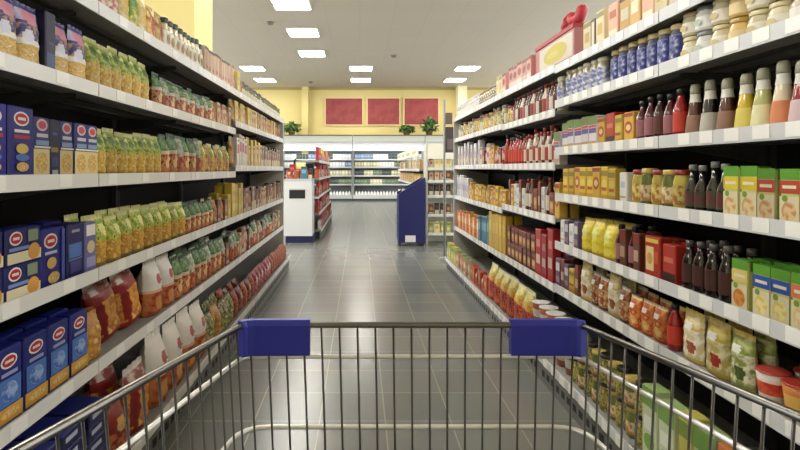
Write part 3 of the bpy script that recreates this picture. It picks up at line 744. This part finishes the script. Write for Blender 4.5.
# gift box with ribbon on the top right shelf
gx0, gx1 = 2.83, 3.45
g = empty('gift_box', (XR+.085, (gx0+gx1)/2, 1.7925), -PI/2)
tag(g, 'large pink box with yellow oval and red bow on right top shelf', 'gift box')
gb = carton('box_body', gx1-gx0, .09, .18, (206, 130, 130), [R('r', .5, .06, .98, .14, (186, 60, 74)), R('r', .55, .55, .84, .74, (226, 216, 196)), R('e', .55, .54, .6, .62, (216, 196, 30)), R('e', .5, .54, .3, .2, (226, 210, 80))])
COL.objects.link(gb); gb.parent = g; gb.location = (0, 0, 0)
rb = MB(); rb.box(-.305, .305, -.05, .05, .1805, .205, mat((176, 50, 56), .5)); rb.build('ribbon', g)
bo = MB()
rm = mat((190, 44, 56), .5)
for sx in (-1, 1):
    pts = [(sx*(.02+.075*math.sin(t)), .02*math.cos(t), .255+.05*math.sin(2*t)*.6) for t in [i*PI/8 for i in range(9)]]
    bo.tube([(.2+x, y, z) for x, y, z in pts], .032, rm, 8)
bo.lathe([(.01, .2), (.03, .21), (.035, .235), (.02, .26)], rm, 10, cx=.2)
bo.build('bow', g)

# ------------------------------------------------------------------ pole with sign box at the end of the right shelving
pl = empty('sign_pole', (1.13, 6.95, 0)); tag(pl, 'thin grey metal pole with dark sign box at the right row end', 'pole')
b = MB(); b.lathe([(.07, 0), (.07, .015), (.02, .025)], M_up, 16); b.build('foot', pl)
b = MB(); b.lathe([(.017, .02), (.017, 2.12), (.01, 2.13)], M_up, 12); b.build('pole', pl)
b = MB(); b.box(.02, .15, -.03, .03, 1.42, 1.76, mat((74, 60, 62), .5)); b.box(.03, .14, -.031, -.03, 1.46, 1.6, mat((110, 96, 96), .5)); b.build('sign_box', pl)
b = MB(); b.box(.01, .1, -.02, .02, 1.8, 1.95, mat((110, 90, 84), .5)); b.build('small_sign', pl)

# ------------------------------------------------------------------ room
CEIL = 4.39; BACK = 20.4
def floor_mat():
    m = bpy.data.materials.new('floor_tiles'); m.use_nodes = True; nt = m.node_tree; bs = nt.nodes['Principled BSDF']
    tc = nt.nodes.new('ShaderNodeTexCoord'); mp = nt.nodes.new('ShaderNodeMapping'); mp.inputs['Location'].default_value = (-.432+.312*40, .02, 0)
    br = nt.nodes.new('ShaderNodeTexBrick'); br.offset = 0; br.squash = 1
    br.inputs['Scale'].default_value = 1; br.inputs['Brick Width'].default_value = .312; br.inputs['Row Height'].default_value = .312
    br.inputs['Mortar Size'].default_value = .0035; br.inputs['Mortar Smooth'].default_value = .3
    br.inputs['Color1'].default_value = (*lin((116, 118, 114)), 1); br.inputs['Color2'].default_value = (*lin((126, 128, 122)), 1)
    br.inputs['Mortar'].default_value = (*lin((160, 157, 140)), 1)
    nt.links.new(tc.outputs['Object'], mp.inputs['Vector']); nt.links.new(mp.outputs['Vector'], br.inputs['Vector'])
    no = nt.nodes.new('ShaderNodeTexNoise'); no.inputs['Scale'].default_value = 3.0; no.inputs['Detail'].default_value = 6
    nt.links.new(tc.outputs['Object'], no.inputs['Vector'])
    mx = nt.nodes.new('ShaderNodeMix'); mx.data_type = 'RGBA'; mx.blend_type = 'MULTIPLY'; mx.inputs[0].default_value = .25
    nt.links.new(br.outputs['Color'], mx.inputs[6]); nt.links.new(no.outputs['Color'], mx.inputs[7])
    nt.links.new(mx.outputs[2], bs.inputs['Base Color'])
    bs.inputs['Roughness'].default_value = .24
    return m
def ceil_mat():
    m = bpy.data.materials.new('ceiling_panels'); m.use_nodes = True; nt = m.node_tree; bs = nt.nodes['Principled BSDF']
    tc = nt.nodes.new('ShaderNodeTexCoord')
    br = nt.nodes.new('ShaderNodeTexBrick'); br.offset = 0
    br.inputs['Scale'].default_value = 1; br.inputs['Brick Width'].default_value = .7; br.inputs['Row Height'].default_value = .7
    br.inputs['Mortar Size'].default_value = .008
    br.inputs['Color1'].default_value = (*lin((188, 178, 158)), 1); br.inputs['Color2'].default_value = (*lin((186, 176, 156)), 1)
    br.inputs['Mortar'].default_value = (*lin((179, 169, 150)), 1)
    nt.links.new(tc.outputs['Object'], br.inputs['Vector']); nt.links.new(br.outputs['Color'], bs.inputs['Base Color'])
    bs.inputs['Roughness'].default_value = .9
    return m
WX = 9.0
b = MB(); b.quad([(-WX, -3, 0), (WX, -3, 0), (WX, BACK+.1, 0), (-WX, BACK+.1, 0)], floor_mat()); struct('floor', b)
b = MB(); b.box(-WX, WX, -3, BACK+.1, CEIL, CEIL+.1, ceil_mat()); struct('ceiling', b)
M_yel = mat((214, 196, 124), .8)
b = MB(); b.box(-WX, WX, BACK, BACK+.15, 0, CEIL, M_yel); struct('wall_back', b)
b = MB(); b.box(-WX, WX, -3.2, -3.05, 0, CEIL, mat((200, 190, 150), .8)); struct('fill_block_wall', b)  # unseen wall added behind the camera to block frontal fill light
b = MB(); b.box(-WX, WX, BACK-.03, BACK, CEIL-.09, CEIL, mat((170, 150, 84), .7)); struct('trim_1', b)
b = MB(); b.box(-2.25, -2.0, BACK-.3, BACK-.03, 0, CEIL-.001, M_yel); struct('trim_2', b)
b = MB(); b.box(3.75, 4.1, BACK-.5, BACK-.03, 0, CEIL-.001, mat((236, 224, 180), .8)); struct('trim_3', b)
b = MB(); b.box(-2.75, -1.83, 5.75, 6.45, 0, CEIL-.001, M_yel)
o = b.build('pillar'); o['kind'] = 'structure'

# framed red wall panels
for i, (x0, x1, w) in enumerate(((-1.38, .13, 'left'), (.26, 1.58, 'middle'), (1.70, 3.10, 'right'))):
    e = empty('wall_panel', ((x0+x1)/2, BACK-.031, 2.9)); tag(e, '%s one of three dark red panels high on the yellow back wall' % w, 'wall panel', 'red panels on the back wall')
    h = (x1-x0)/2
    bxo('panel', -h+.04, h-.04, -.03, 0, .04, 1.06, pmat((150, 56, 56), (164, 66, 64), 3, .7), e)
    b = MB(); fm = mat((226, 200, 140), .6)
    b.box(-h, h, -.045, 0, 1.06, 1.1, fm); b.box(-h, h, -.045, 0, 0, .04, fm); b.box(-h, -h+.04, -.045, 0, .04, 1.06, fm); b.box(h-.04, h, -.045, 0, .04, 1.06, fm)
    b.build('frame', e)

# ceiling lights
LM = emis((255, 250, 240), 23.0)
lights = []
for yy in (1.5, 3.6, 5.75, 7.9, 10.0, 12.1, 14.3): lights.append((-1.32, yy))
for yy in (16.4, 18.55):
    lights += [(.03, yy), (3.38, yy), (-3.38, yy)]
for yy in (-.6, 1.5, 3.6, 5.75, 7.9, 10.0, 12.1, 14.3):
    lights += [(-5.2, yy)]+([(4.4, yy)] if yy < 9 else [])
for i, (x, y) in enumerate(lights):
    e = empty('ceiling_light', (x, y, CEIL))
    side = 'left' if x < -3 else ('centre left' if x < -1 else ('centre' if x < 1 else 'right'))
    tag(e, 'square white ceiling light in the %s line, about %d metres down the shop' % (side, round(y)), 'ceiling light', 'square ceiling lights')
    b = MB(); fm = mat((226, 226, 222), .5)
    for (a0, a1, c0, c1) in ((-.36, .36, -.36, -.34), (-.36, .36, .34, .36), (-.36, -.34, -.34, .34), (.34, .36, -.34, .34)):
        b.box(a0, a1, c0, c1, -.03, -.001, fm)
    b.build('frame', e)
    b = MB(); b.box(-.339, .339, -.339, .339, -.022, -.002, LM); b.build('diffuser', e)
for i, (x, y, w) in enumerate(((-1.95, 11.3, 'nearest the first left light'), (-1.8, 19.0, 'far down near the back wall'), (.95, 14.6, 'right of the centre line'))):
    b = MB(); b.lathe([(.075, 0), (.075, -.02), (.05, -.055), (.02, -.06)], mat((120, 112, 100), .5), 16)
    o = b.build('smoke_detector'); o.location = (x, y, CEIL-.001)
    tag(o, 'small round smoke detector on the ceiling %s' % w, 'smoke detector', 'smoke detectors on the ceiling')

# ------------------------------------------------------------------ chilled cabinets along the back wall
FY = 19.35
M_fr = mat((150, 154, 152), .4); M_frd = mat((70, 74, 74), .5); M_frw = mat((228, 232, 232), .4)
LT = emis((245, 250, 255), 2.5)
FZ = [.16, .62, .95, 1.27, 1.56]
cases = [(-5.6, -2.95, 'far left'), (-2.93, -.28, 'left'), (-.26, 2.39, 'right'), (2.41, 5.06, 'far right')]
for (x0, x1, w) in cases:
    e = empty('refrigerated_case', ((x0+x1)/2, FY, 0)); tag(e, 'open refrigerated wall case with lit canopy, %s one at the back' % w, 'refrigerated case', 'open chilled cases at the back wall')
    h = (x1-x0)/2
    bxo('plinth', -h, h, .06, .9, 0, .1, M_frd, e)
    bxo('lower_tub', -h, h, 0, .9, .1, .15, M_frw, e)
    bxo('front_bumper', -h, h, -.02, 0, .12, .24, mat((190, 192, 186), .4), e)
    bxo('back_panel', -h, h, .86, .9, .15, 2.2, mat((110, 116, 112), .5), e)
    for sx in (-1, 1): bxo('end_panel', min(sx*h, sx*(h-.04)), max(sx*h, sx*(h-.04)), .02, .86, .15, 1.9, M_fr, e)
    for z in FZ[1:]:
        s_ = bxo('shelf', -h+.04, h-.04, .25, .86, z-.03, z, M_frd, e)
        bxo('price_rail', -h+.04, h-.04, .24, .25, z-.035, z+.015, mat((196, 200, 200), .4), s_)
    c = bxo('canopy', -h, h, -.05, .9, 1.93, 2.2, M_frw, e)
    bxo('canopy_light', -h+.03, h-.03, -.02, .5, 1.9, 1.929, LT, e)
    b = MB(); b.box(-h, h, -.2, 1.0, 2.2, 2.42, mat((170, 172, 160), .5)); b.box(-h, h, -.22, 1.0, 2.42, 2.46, mat((90, 90, 74), .6)); b.build('fascia', e)
fk = [['milkbottle'], ['milkdark', 'milkgreen', 'milkcream', 'milkgreen'], ['milkgreen', 'milkdark', 'milkcream', 'milkwhite'], ['milkwhite', 'milkgreen', 'milkblue', 'milkcream'], ['milkblue', 'milkwhite', 'milkblue', 'milkdark']]
fn = ['bottom', 'lowest', 'lower middle', 'upper middle', 'top']
for li, z in enumerate(FZ):
    for (x0, x1, w) in cases[1:3]:
        x = x0+.1; n = 0; c = {}
        key = random.choice(fk[li]); left = random.randint(3, 6)
        while x < x1-.09:
            if left == 0: key = random.choice(fk[li]); left = random.randint(3, 6)
            left -= 1
            p = PROTO[key]
            if li == 0: y = FY+.1
            y = FY+(.1 if li == 0 else .31)
            if (x > 1.45 and li < 4) or (x < -1.12 and li < 3) or x < -2.85: x += .115; continue
            c[key] = c.get(key, 0)+1
            place(key, (x+.02, y, z+.0015 if li else .1515), random.uniform(-.04, .04), '%s, %s from left, %s shelf of the %s back case' % (p['phrase'], ordn(c[key]), fn[li], w),
                  '%ss on the %s shelf of the back cases' % (p['phrase'], fn[li]))
            x += .115; n += 1
# plants on the fascia
def plant(x, y, z, r, h, label, seed):
    rnd = random.Random(seed)
    e = empty('potted_plant', (x, y, z)); tag(e, label, 'plant', 'green plants on top of the chilled cases')
    b = MB(); b.lathe([(.1, 0), (.14, .16), (.15, .18), (.12, .17)], mat((110, 84, 50), .6), 14); b.build('pot', e)
    b = MB(); ms = [mat((64, 104, 34), .6), mat((96, 136, 50), .6), mat((40, 76, 30), .6)]
    for i in range(230):
        a = rnd.uniform(0, 2*PI); rr = rnd.uniform(.1, 1)*r; zz = .12+rnd.uniform(.1, 1)*h*(1-.4*rr/r)
        p0 = Vector((0, 0, .14)); p1 = Vector((rr*math.cos(a), rr*math.sin(a), zz))
        t = Vector((-math.sin(a), math.cos(a), 0))*.05; up = Vector((0, 0, .03)); d = (p1-p0+Vector((rnd.uniform(-.3,.3), rnd.uniform(-.3,.3), rnd.uniform(-.4,.1)))).normalized()*.09
        b.quad([p1-d, p1+t+up*.3, p1+d-up, p1-t+up*.3], ms[i % 3])
        if i % 9 == 0: b.tube([p0, (p0+p1)/2+Vector((0, 0, .04)), p1], .006, ms[2], 4)
    b.build('foliage', e)
plant(-2.55, 19.4, 2.461, .38, .42, 'bushy green plant on the chilled case, at the left end', 3)
plant(-3.4, 19.6, 2.461, .3, .3, 'smaller green plant left of the bushy one on the chilled case', 5)
plant(1.75, 19.5, 2.461, .3, .3, 'green plant on the chilled case above the white header boards', 8)
plant(2.6, 19.5, 2.461, .34, .62, 'tall green plant on the chilled case, rightmost of the plants', 9)

# ------------------------------------------------------------------ display counter and shelving beyond on the left
e = empty('display_counter', (-.99, 8.45, 0)); tag(e, 'white display counter with dark slot and blue base past left shelving', 'counter')
bxo('base', -.22, .23, .01, .42, 0, .11, BLM if False else mat((30, 34, 96), .4), e)
bxo('body', -.25, .21, 0, .42, .11, 1.0, mat((226, 228, 230), .4), e)
bxo('slot', -.16, .1, -.006, 0, .72, .86, mat((30, 32, 36), .5), e)
bxo('shelf_lip', -.16, .1, -.03, 0, .86, .88, mat((200, 204, 208), .4), e)
bxo('tray', -.25, .21, 0, .42, 1.0, 1.04, mat((190, 194, 204), .4), e)
for i, (k, x, y, sc) in enumerate((('redsnack', -1.16, 8.58, 1), ('orangesnack', -1.04, 8.58, 1), ('tealpack', -.92, 8.55, 1), ('darkpack', -.82, 8.58, 1), ('redtall', -1.14, 8.74, 1), ('redbag', -1.0, 8.77, 1), ('orangered', -.85, 8.76, 1))):
    place(k, (x, y, 1.041), random.uniform(-.3, .3), '%s on the white display counter, %s from left' % (PROTO[k]['phrase'], ordn((1, 3, 5, 7, 2, 4, 6)[i])), 'packets on the white display counter')
GL = [.45, .75, 1.05, 1.35]
e2 = unit('L', 8.92, 12.4, GL, 'shelving unit of red packets standing behind the white display counter', x=.70, xb=.66, group='shelving beyond the cross aisle')
e2.name = 'promotion_shelving_unit'
def fill_row(xf, s, y0, y1, z, keys, sn, pitch=.125):
    y = y0; c = {}
    while y < y1:
        k = random.choice(keys); p = PROTO[k]; c[k] = c.get(k, 0)+1
        place(k, (xf+s*(p['d']/2+.02), y, z+.0012), (PI/2 if s < 0 else -PI/2)+random.uniform(-.05, .05),
              '%s, %s from near end, %s' % (p['phrase'], ordn(c[k]), sn), '%s on the %s' % (p['plural'], sn))
        y += max(pitch, p['w']*1.05)
for z, n in zip([BASEZ]+[q-.01 for q in GL], ['bottom', 'fourth', 'third', 'second', 'top']):
    fill_row(-.70 if n != 'bottom' else -.66, -1, 9.03, 12.3, z, ['redtall', 'redtall', 'orangered', 'whiteredbox', 'orangesnack', 'yellowtall' if n == 'top' else 'redtall'], 'shelf beyond left, %s' % n)
# right: shelving beyond with white header boards
GR = [.42, .68, .94, 1.2]
e3 = unit('R', 8.75, 13.5, GR, 'shelving unit topped by white header boards past the right row', x=1.0, xb=.97, group='shelving beyond the cross aisle')
for z, n in zip([BASEZ]+[q-.01 for q in GR], ['bottom', 'fourth', 'third', 'second', 'top']):
    if n in ('bottom', 'fourth', 'third'): continue
    fill_row(.97 if n == 'bottom' else 1.0, 1, 8.9, 13.4, z, ['creampack', 'yellowpack' if n not in ('fourth','third') else 'creampack', 'tanpack', 'orangecream', 'whitepack', 'salmonpack'], 'shelf beyond right, %s' % n, .12)
for i in range(4):
    y0 = 8.78+i*1.18
    b = MB(); b.box(.97, .99, y0, y0+1.14, 1.42, 1.58, mat((232, 230, 206), .5)); b.box(.968, .97, y0+.25, y0+.9, 1.47, 1.52, mat((190, 180, 110), .5))
    b.box(.978, .988, y0+.05, y0+.08, 1.21, 1.42, M_up); b.box(.978, .988, y0+1.06, y0+1.09, 1.21, 1.42, M_up)
    o = b.build('header_board'); tag(o, 'white header board over the shelving beyond right, %s from near end' % ordn(i+1), 'sign', 'white header boards')
# end cap facing the camera
e = empty('end_shelving', (1.36, 8.3, 0)); tag(e, 'white end shelving facing the aisle beside the blue display stand', 'shelf unit')
bxo('back_panel', -.28, .5, .36, .38, 0, 1.5, mat((222, 222, 208), .5), e)
bxo('header', -.28, .5, .0, .03, 1.36, 1.6, mat((234, 232, 214), .5), e)
for sx in (-.3, .5): bxo('side_frame', sx, sx+.02, 0, .38, 0, 1.6, mat((200, 200, 190), .4), e)
for k, z in enumerate((.18, .48, .78, 1.02, 1.22)):
    s_ = bxo('shelf', -.28, .5, 0, .36, z-.03, z, mat((190, 190, 180), .4), e)
    bxo('price_rail', -.28, .5, -.008, 0, z-.04, z+.006, mat((226, 226, 216), .4), s_)
    ks = [['yellowgreen', 'creampack'], ['brownpack', 'darkpack'], ['darkpack', 'brownpack'], ['tanpack', 'brownpack'], ['creampack', 'tanpack']][k]
    c = {}
    for j in range(4):
        kk = random.choice(ks) if k < 5 else None
        p = PROTO[kk]; c[kk] = c.get(kk, 0)+1
        if k == 4 and False: continue
        place(kk, (1.36-.22+j*.092, 8.3+.06, z+.0012), random.uniform(-.05, .05), '%s, %s from left, %s shelf of the end shelving' % (p['phrase'], ordn(c[kk]), ['bottom', 'fourth', 'third', 'second', 'top'][k]), '%s on the end shelving' % p['plural'])
# blue display stand
e = empty('display_stand', (.8, 8.05, 0)); tag(e, 'dark blue display stand with slanted top and white label near its foot', 'display stand')
bl = mat((26, 30, 104), .4)
b = MB(); b.prism([(-.2, .06), (.21, .06), (.21, 1.07), (-.2, .82)], 0, .03, bl, 'y'); b.build('front_panel', e)
b = MB(); b.prism([(-.2, .06), (.21, .06), (.21, 1.07), (-.2, .82)], .42, .45, bl, 'y'); b.build('rear_panel', e)
bxo('side_panel', .18, .21, .03, .42, .06, 1.06, bl, e); bxo('side_panel', -.2, -.17, .03, .42, .06, .8, bl, e)
bxo('tray', -.17, .18, .03, .42, .66, .68, bl, e)
for sx in (-.19, .17): bxo('foot', sx, sx+.03, .05, .4, 0, .06, mat((40, 40, 46), .5), e)
bxo('price_label', -.1, .06, -.006, 0, .07, .17, mat((236, 236, 236), .4), e)
o = carton('flyer', .2, .02, .18, (214, 206, 200), [R('r', .5, .3, .96, .4, (196, 70, 60)), R('e', .6, .7, .5, .3, (90, 110, 170))]); COL.objects.link(o)
o.location = (.74, 8.2, .682+.016); o.rotation_euler = (0, .12, 0); tag(o, 'red and white card leaning in the blue display stand', 'card')
for i, k in enumerate(()):
    place(k, (.7+i*.1, 8.36, .6805), 0, '%s standing in the blue display stand' % PROTO[k]['phrase'], 'packets in the blue display stand')

# ------------------------------------------------------------------ shopping cart
CH = mat((118, 115, 108), .3, 1.0); CHW = mat((222, 220, 214), .35, .6); CHD = mat((76, 74, 70), .35, 1.0); BLU = mat((24, 32, 150), .45)
cart = empty('shopping_cart', (.06, .42, 0)); tag(cart, 'empty chrome wire shopping cart with blue corner bumpers in the foreground', 'shopping cart')
def C(p): return (p[0]-.06, p[1]-.42, p[2])
YF, YN = .79, .03
def rim(t):  # t 0 front .. 1 rear : left x, right x, y, z
    return (-.178-.139*t, .334+.093*t, YF+(YN-YF)*t, .963+.055*t)
BXL0, BXR0 = -.150, .305    # basket bottom at front
def low(t): return (-.150-.10*t, .305+.07*t, YF-.04+(YN+.02-YF+.04)*t, .60-.06*t)
def lerp(a, b, t): return tuple(a[i]+(b[i]-a[i])*t for i in range(len(a)))
def pt(side, t, v):
    """point on basket wall: side 0 left 1 right, t along, v 0 top 1 bottom"""
    a = rim(t); c = low(t)
    p = (a[side], a[2], a[3]); q = (c[side], c[2], c[3])
    return lerp(p, q, v)
def roundcorner(v, rad=.03, out=0.0):
    """U-shaped path: left rear - front - right rear at depth v"""
    L1, L0 = pt(0, 1, v), pt(0, 0, v); R0, R1 = pt(1, 0, v), pt(1, 1, v)
    L0, R0 = Vector(L0), Vector(R0); L1, R1 = Vector(L1), Vector(R1)
    L0 += Vector((-out, out, 0)); R0 += Vector((out, out, 0)); L1 += Vector((-out, 0, 0)); R1 += Vector((out, 0, 0))
    pts = [L1]
    for k in range(5):
        a = k/4
        p = (L0+(L1-L0).normalized()*rad)*(1-a)**2 + 2*a*(1-a)*L0 + a*a*(L0+(R0-L0).normalized()*rad); pts.append(p)
    for k in range(5):
        a = k/4
        p = (R0+(L0-R0).normalized()*rad)*(1-a)**2 + 2*a*(1-a)*R0 + a*a*(R0+(R1-R0).normalized()*rad); pts.append(p)
    pts.append(R1)
    return [C(p) for p in pts]
b = MB(); b.tube(roundcorner(0, .02), .0046, CH, 8); b.build('top_rim', cart)
b = MB()
for v in (.13,): b.tube(roundcorner(v, .02, .003), .0032, CHW, 6)
b.build('second_rail', cart)
b = MB(); b.tube(roundcorner(.42, .045, .012), .0036, CHW, 6); b.build('lower_hoop', cart)
b = MB(); n = 18
for i in range(n+1):
    u = i/n
    a = lerp(pt(0, 0, 0), pt(1, 0, 0), .02+.96*u); c = lerp(pt(0, 0, 1), pt(1, 0, 1), .02+.96*u)
    a = (a[0], a[1]-.001, a[2]-.004)
    b.tube([C(a), C(c)], .0016, CHD, 6)
for v in (.7, .98): b.tube([C(pt(0, 0, v)), C(pt(1, 0, v))], .0024, CH, 6)
b.build('front_wire_panel', cart)
for side, nm in ((0, 'left'), (1, 'right')):
    b = MB()
    for i in range(26):
        t = .03+.95*i/25
        b.tube([C(pt(side, t, 0)), C(pt(side, t, 1))], .0016, CHD, 6)
    for v in (.7, .98): b.tube([C(pt(side, 0, v)), C(pt(side, 1, v))], .0024, CH, 6)
    b.build('side_wire_panel', cart)
b = MB()
for i in range(19):
    u = .02+.96*i/18
    b.tube([C(lerp(pt(0, 1, .02), pt(1, 1, .02), u)), C(lerp(pt(0, 1, 1), pt(1, 1, 1), u))], .0019, CH, 6)
for v in (.0, .5, 1): b.tube([C(pt(0, 1, v)), C(pt(1, 1, v))], .0032, CH, 6)
b.build('rear_gate', cart)
b = MB()
for i in range(15):
    u = .03+.94*i/14
    b.tube([C(lerp(pt(0, 0, 1), pt(1, 0, 1), u)), C(lerp(pt(0, 1, 1), pt(1, 1, 1), u))], .0019, CH, 6)
for i in range(6):
    t = i/5; b.tube([C(pt(0, t, 1)), C(pt(1, t, 1))], .003, CH, 6)
b.build('basket_floor', cart)
b = MB()
for side in (0, 1):
    s_ = -1 if side == 0 else 1
    x0 = .06+s_*.2; x1 = .06+s_*.24
    top = pt(side, 1, .9)
    b.tube([C((top[0], top[1], top[2])), C((x1, .05, .2)), C((x1, .12, .12)), C((x0, .72, .12)), C((x0*.98, .78, .14))], .012, CH, 8)
    b.tube([C((top[0], top[1], top[2])), C(pt(side, 1, 0))], .009, CH, 8)
b.tube([C((-.136, .74, .13)), C((.256, .74, .13))], .01, CH, 8)
b.tube([C((-.17, .12, .12)), C((.29, .12, .12))], .01, CH, 8)
b.tube([C((-.14, .7, .14)), C(pt(0, .1, 1))], .008, CH, 8); b.tube([C((.26, .7, .14)), C(pt(1, .1, 1))], .008, CH, 8)
b.build('chassis', cart)
for (x, y) in ((-.18, .12), (.3, .12), (-.138, .72), (.258, .72)):
    b = MB(); cx_, cy_, _ = C((x, y, 0))
    b.box(cx_-.018, cx_-.014, cy_-.02, cy_+.02, .05, .115, CH); b.box(cx_+.014, cx_+.018, cy_-.02, cy_+.02, .05, .115, CH); b.box(cx_-.018, cx_+.018, cy_-.02, cy_+.02, .11, .115, CH)
    c_ = b.build('castor_fork', cart)
    w = MB(); k = 16; r_ = .055
    poly = [(cy_+r_*math.cos(2*PI*i/k), .056+r_*math.sin(2*PI*i/k)) for i in range(k)]
    w.prism(poly, cx_-.012, cx_+.012, mat((60, 60, 64), .6), 'x'); w.build('wheel', c_)
b = MB(); hl, hr = pt(0, 1, 0), pt(1, 1, 0)
for p in (hl, hr): b.tube([C(p), C((p[0], p[1]-.03, p[2]+.01)), C((p[0], p[1]-.07, p[2]+.02))], .008, CH, 8)
b.build('handle_bracket', cart)
b = MB(); b.tube([C((hl[0]-.01, hl[1]-.07, hl[2]+.02)), C((hr[0]+.01, hr[1]-.07, hr[2]+.02))], .014, BLU, 12); b.build('handle', cart)
# blue corner bumpers: a sleeve folded over the rim at the front corners
def bumper(side):
    s_ = 1 if side == 0 else -1
    p = Vector(pt(side, 0, 0)); inx = p.x+s_*(.102 if side == 0 else .106)
    t2 = Vector(pt(side, .014, 0))
    path = [(inx, p.y), (p.x+s_*.018, p.y), (p.x+s_*.006, p.y-.003), (p.x+s_*.001, p.y-.007), (t2.x, t2.y)]
    zt = p.z+.009; zb = p.z-.044
    b = MB(); th = .009
    prof = [(-th, zb), (-th, zt-.008), (-th+.004, zt), (th-.004, zt), (th, zt-.008), (th, zb)]
    rings = []
    for i, (x, y) in enumerate(path):
        a = Vector(path[max(0, i-1)]); c = Vector(path[min(len(path)-1, i+1)]); d = (c-a).normalized(); nrm = Vector((-d.y, d.x))
        bulge = 1.0 if 0 < i < len(path)-1 else .8
        rings.append([(x+nrm.x*o*bulge-.06, y+nrm.y*o*bulge-.42, z) for o, z in prof])
    base = len(b.v); k = b.m(BLU); m_ = len(prof)
    for r_ in rings: b.v += r_
    for i in range(len(rings)-1):
        for j in range(m_):
            j2 = (j+1) % m_
            f = (base+i*m_+j, base+i*m_+j2, base+(i+1)*m_+j2, base+(i+1)*m_+j)
            b.f.append(f if s_ > 0 else f[::-1]); b.mi.append(k); b.sm.append(False)
    for i in (0, len(rings)-1):
        b.f.append(tuple(base+i*m_+j for j in range(m_))); b.mi.append(k); b.sm.append(False)
    b.build('corner_bumper', cart)
bumper(0); bumper(1)

for p in PROTO.values():
    for c in list(p['obj'].children): bpy.data.objects.remove(c)
    bpy.data.objects.remove(p['obj'])

# ------------------------------------------------------------------ world, camera, view
w = bpy.data.worlds.new('world'); SC.world = w; w.use_nodes = True
bg = w.node_tree.nodes['Background']; bg.inputs[0].default_value = (.95, .97, 1, 1); bg.inputs[1].default_value = 3.0  # pale background added to shine in at the open sides and brighten the ceiling
cd = bpy.data.cameras.new('camera'); cam = bpy.data.objects.new('camera', cd); COL.objects.link(cam); SC.camera = cam
cam.location = (0, 0, CAMH); cam.rotation_euler = (PI/2, 0, 0)
cd.sensor_width = 36; cd.lens = F/800*36; cd.shift_x = .05; cd.shift_y = -.07; cd.clip_start = .02; cd.clip_end = 100
SC.view_settings.view_transform = 'Standard'; SC.view_settings.look = 'None'; SC.view_settings.gamma = 1; SC.view_settings.exposure = 0.62
SC.view_settings.use_curve_mapping = False
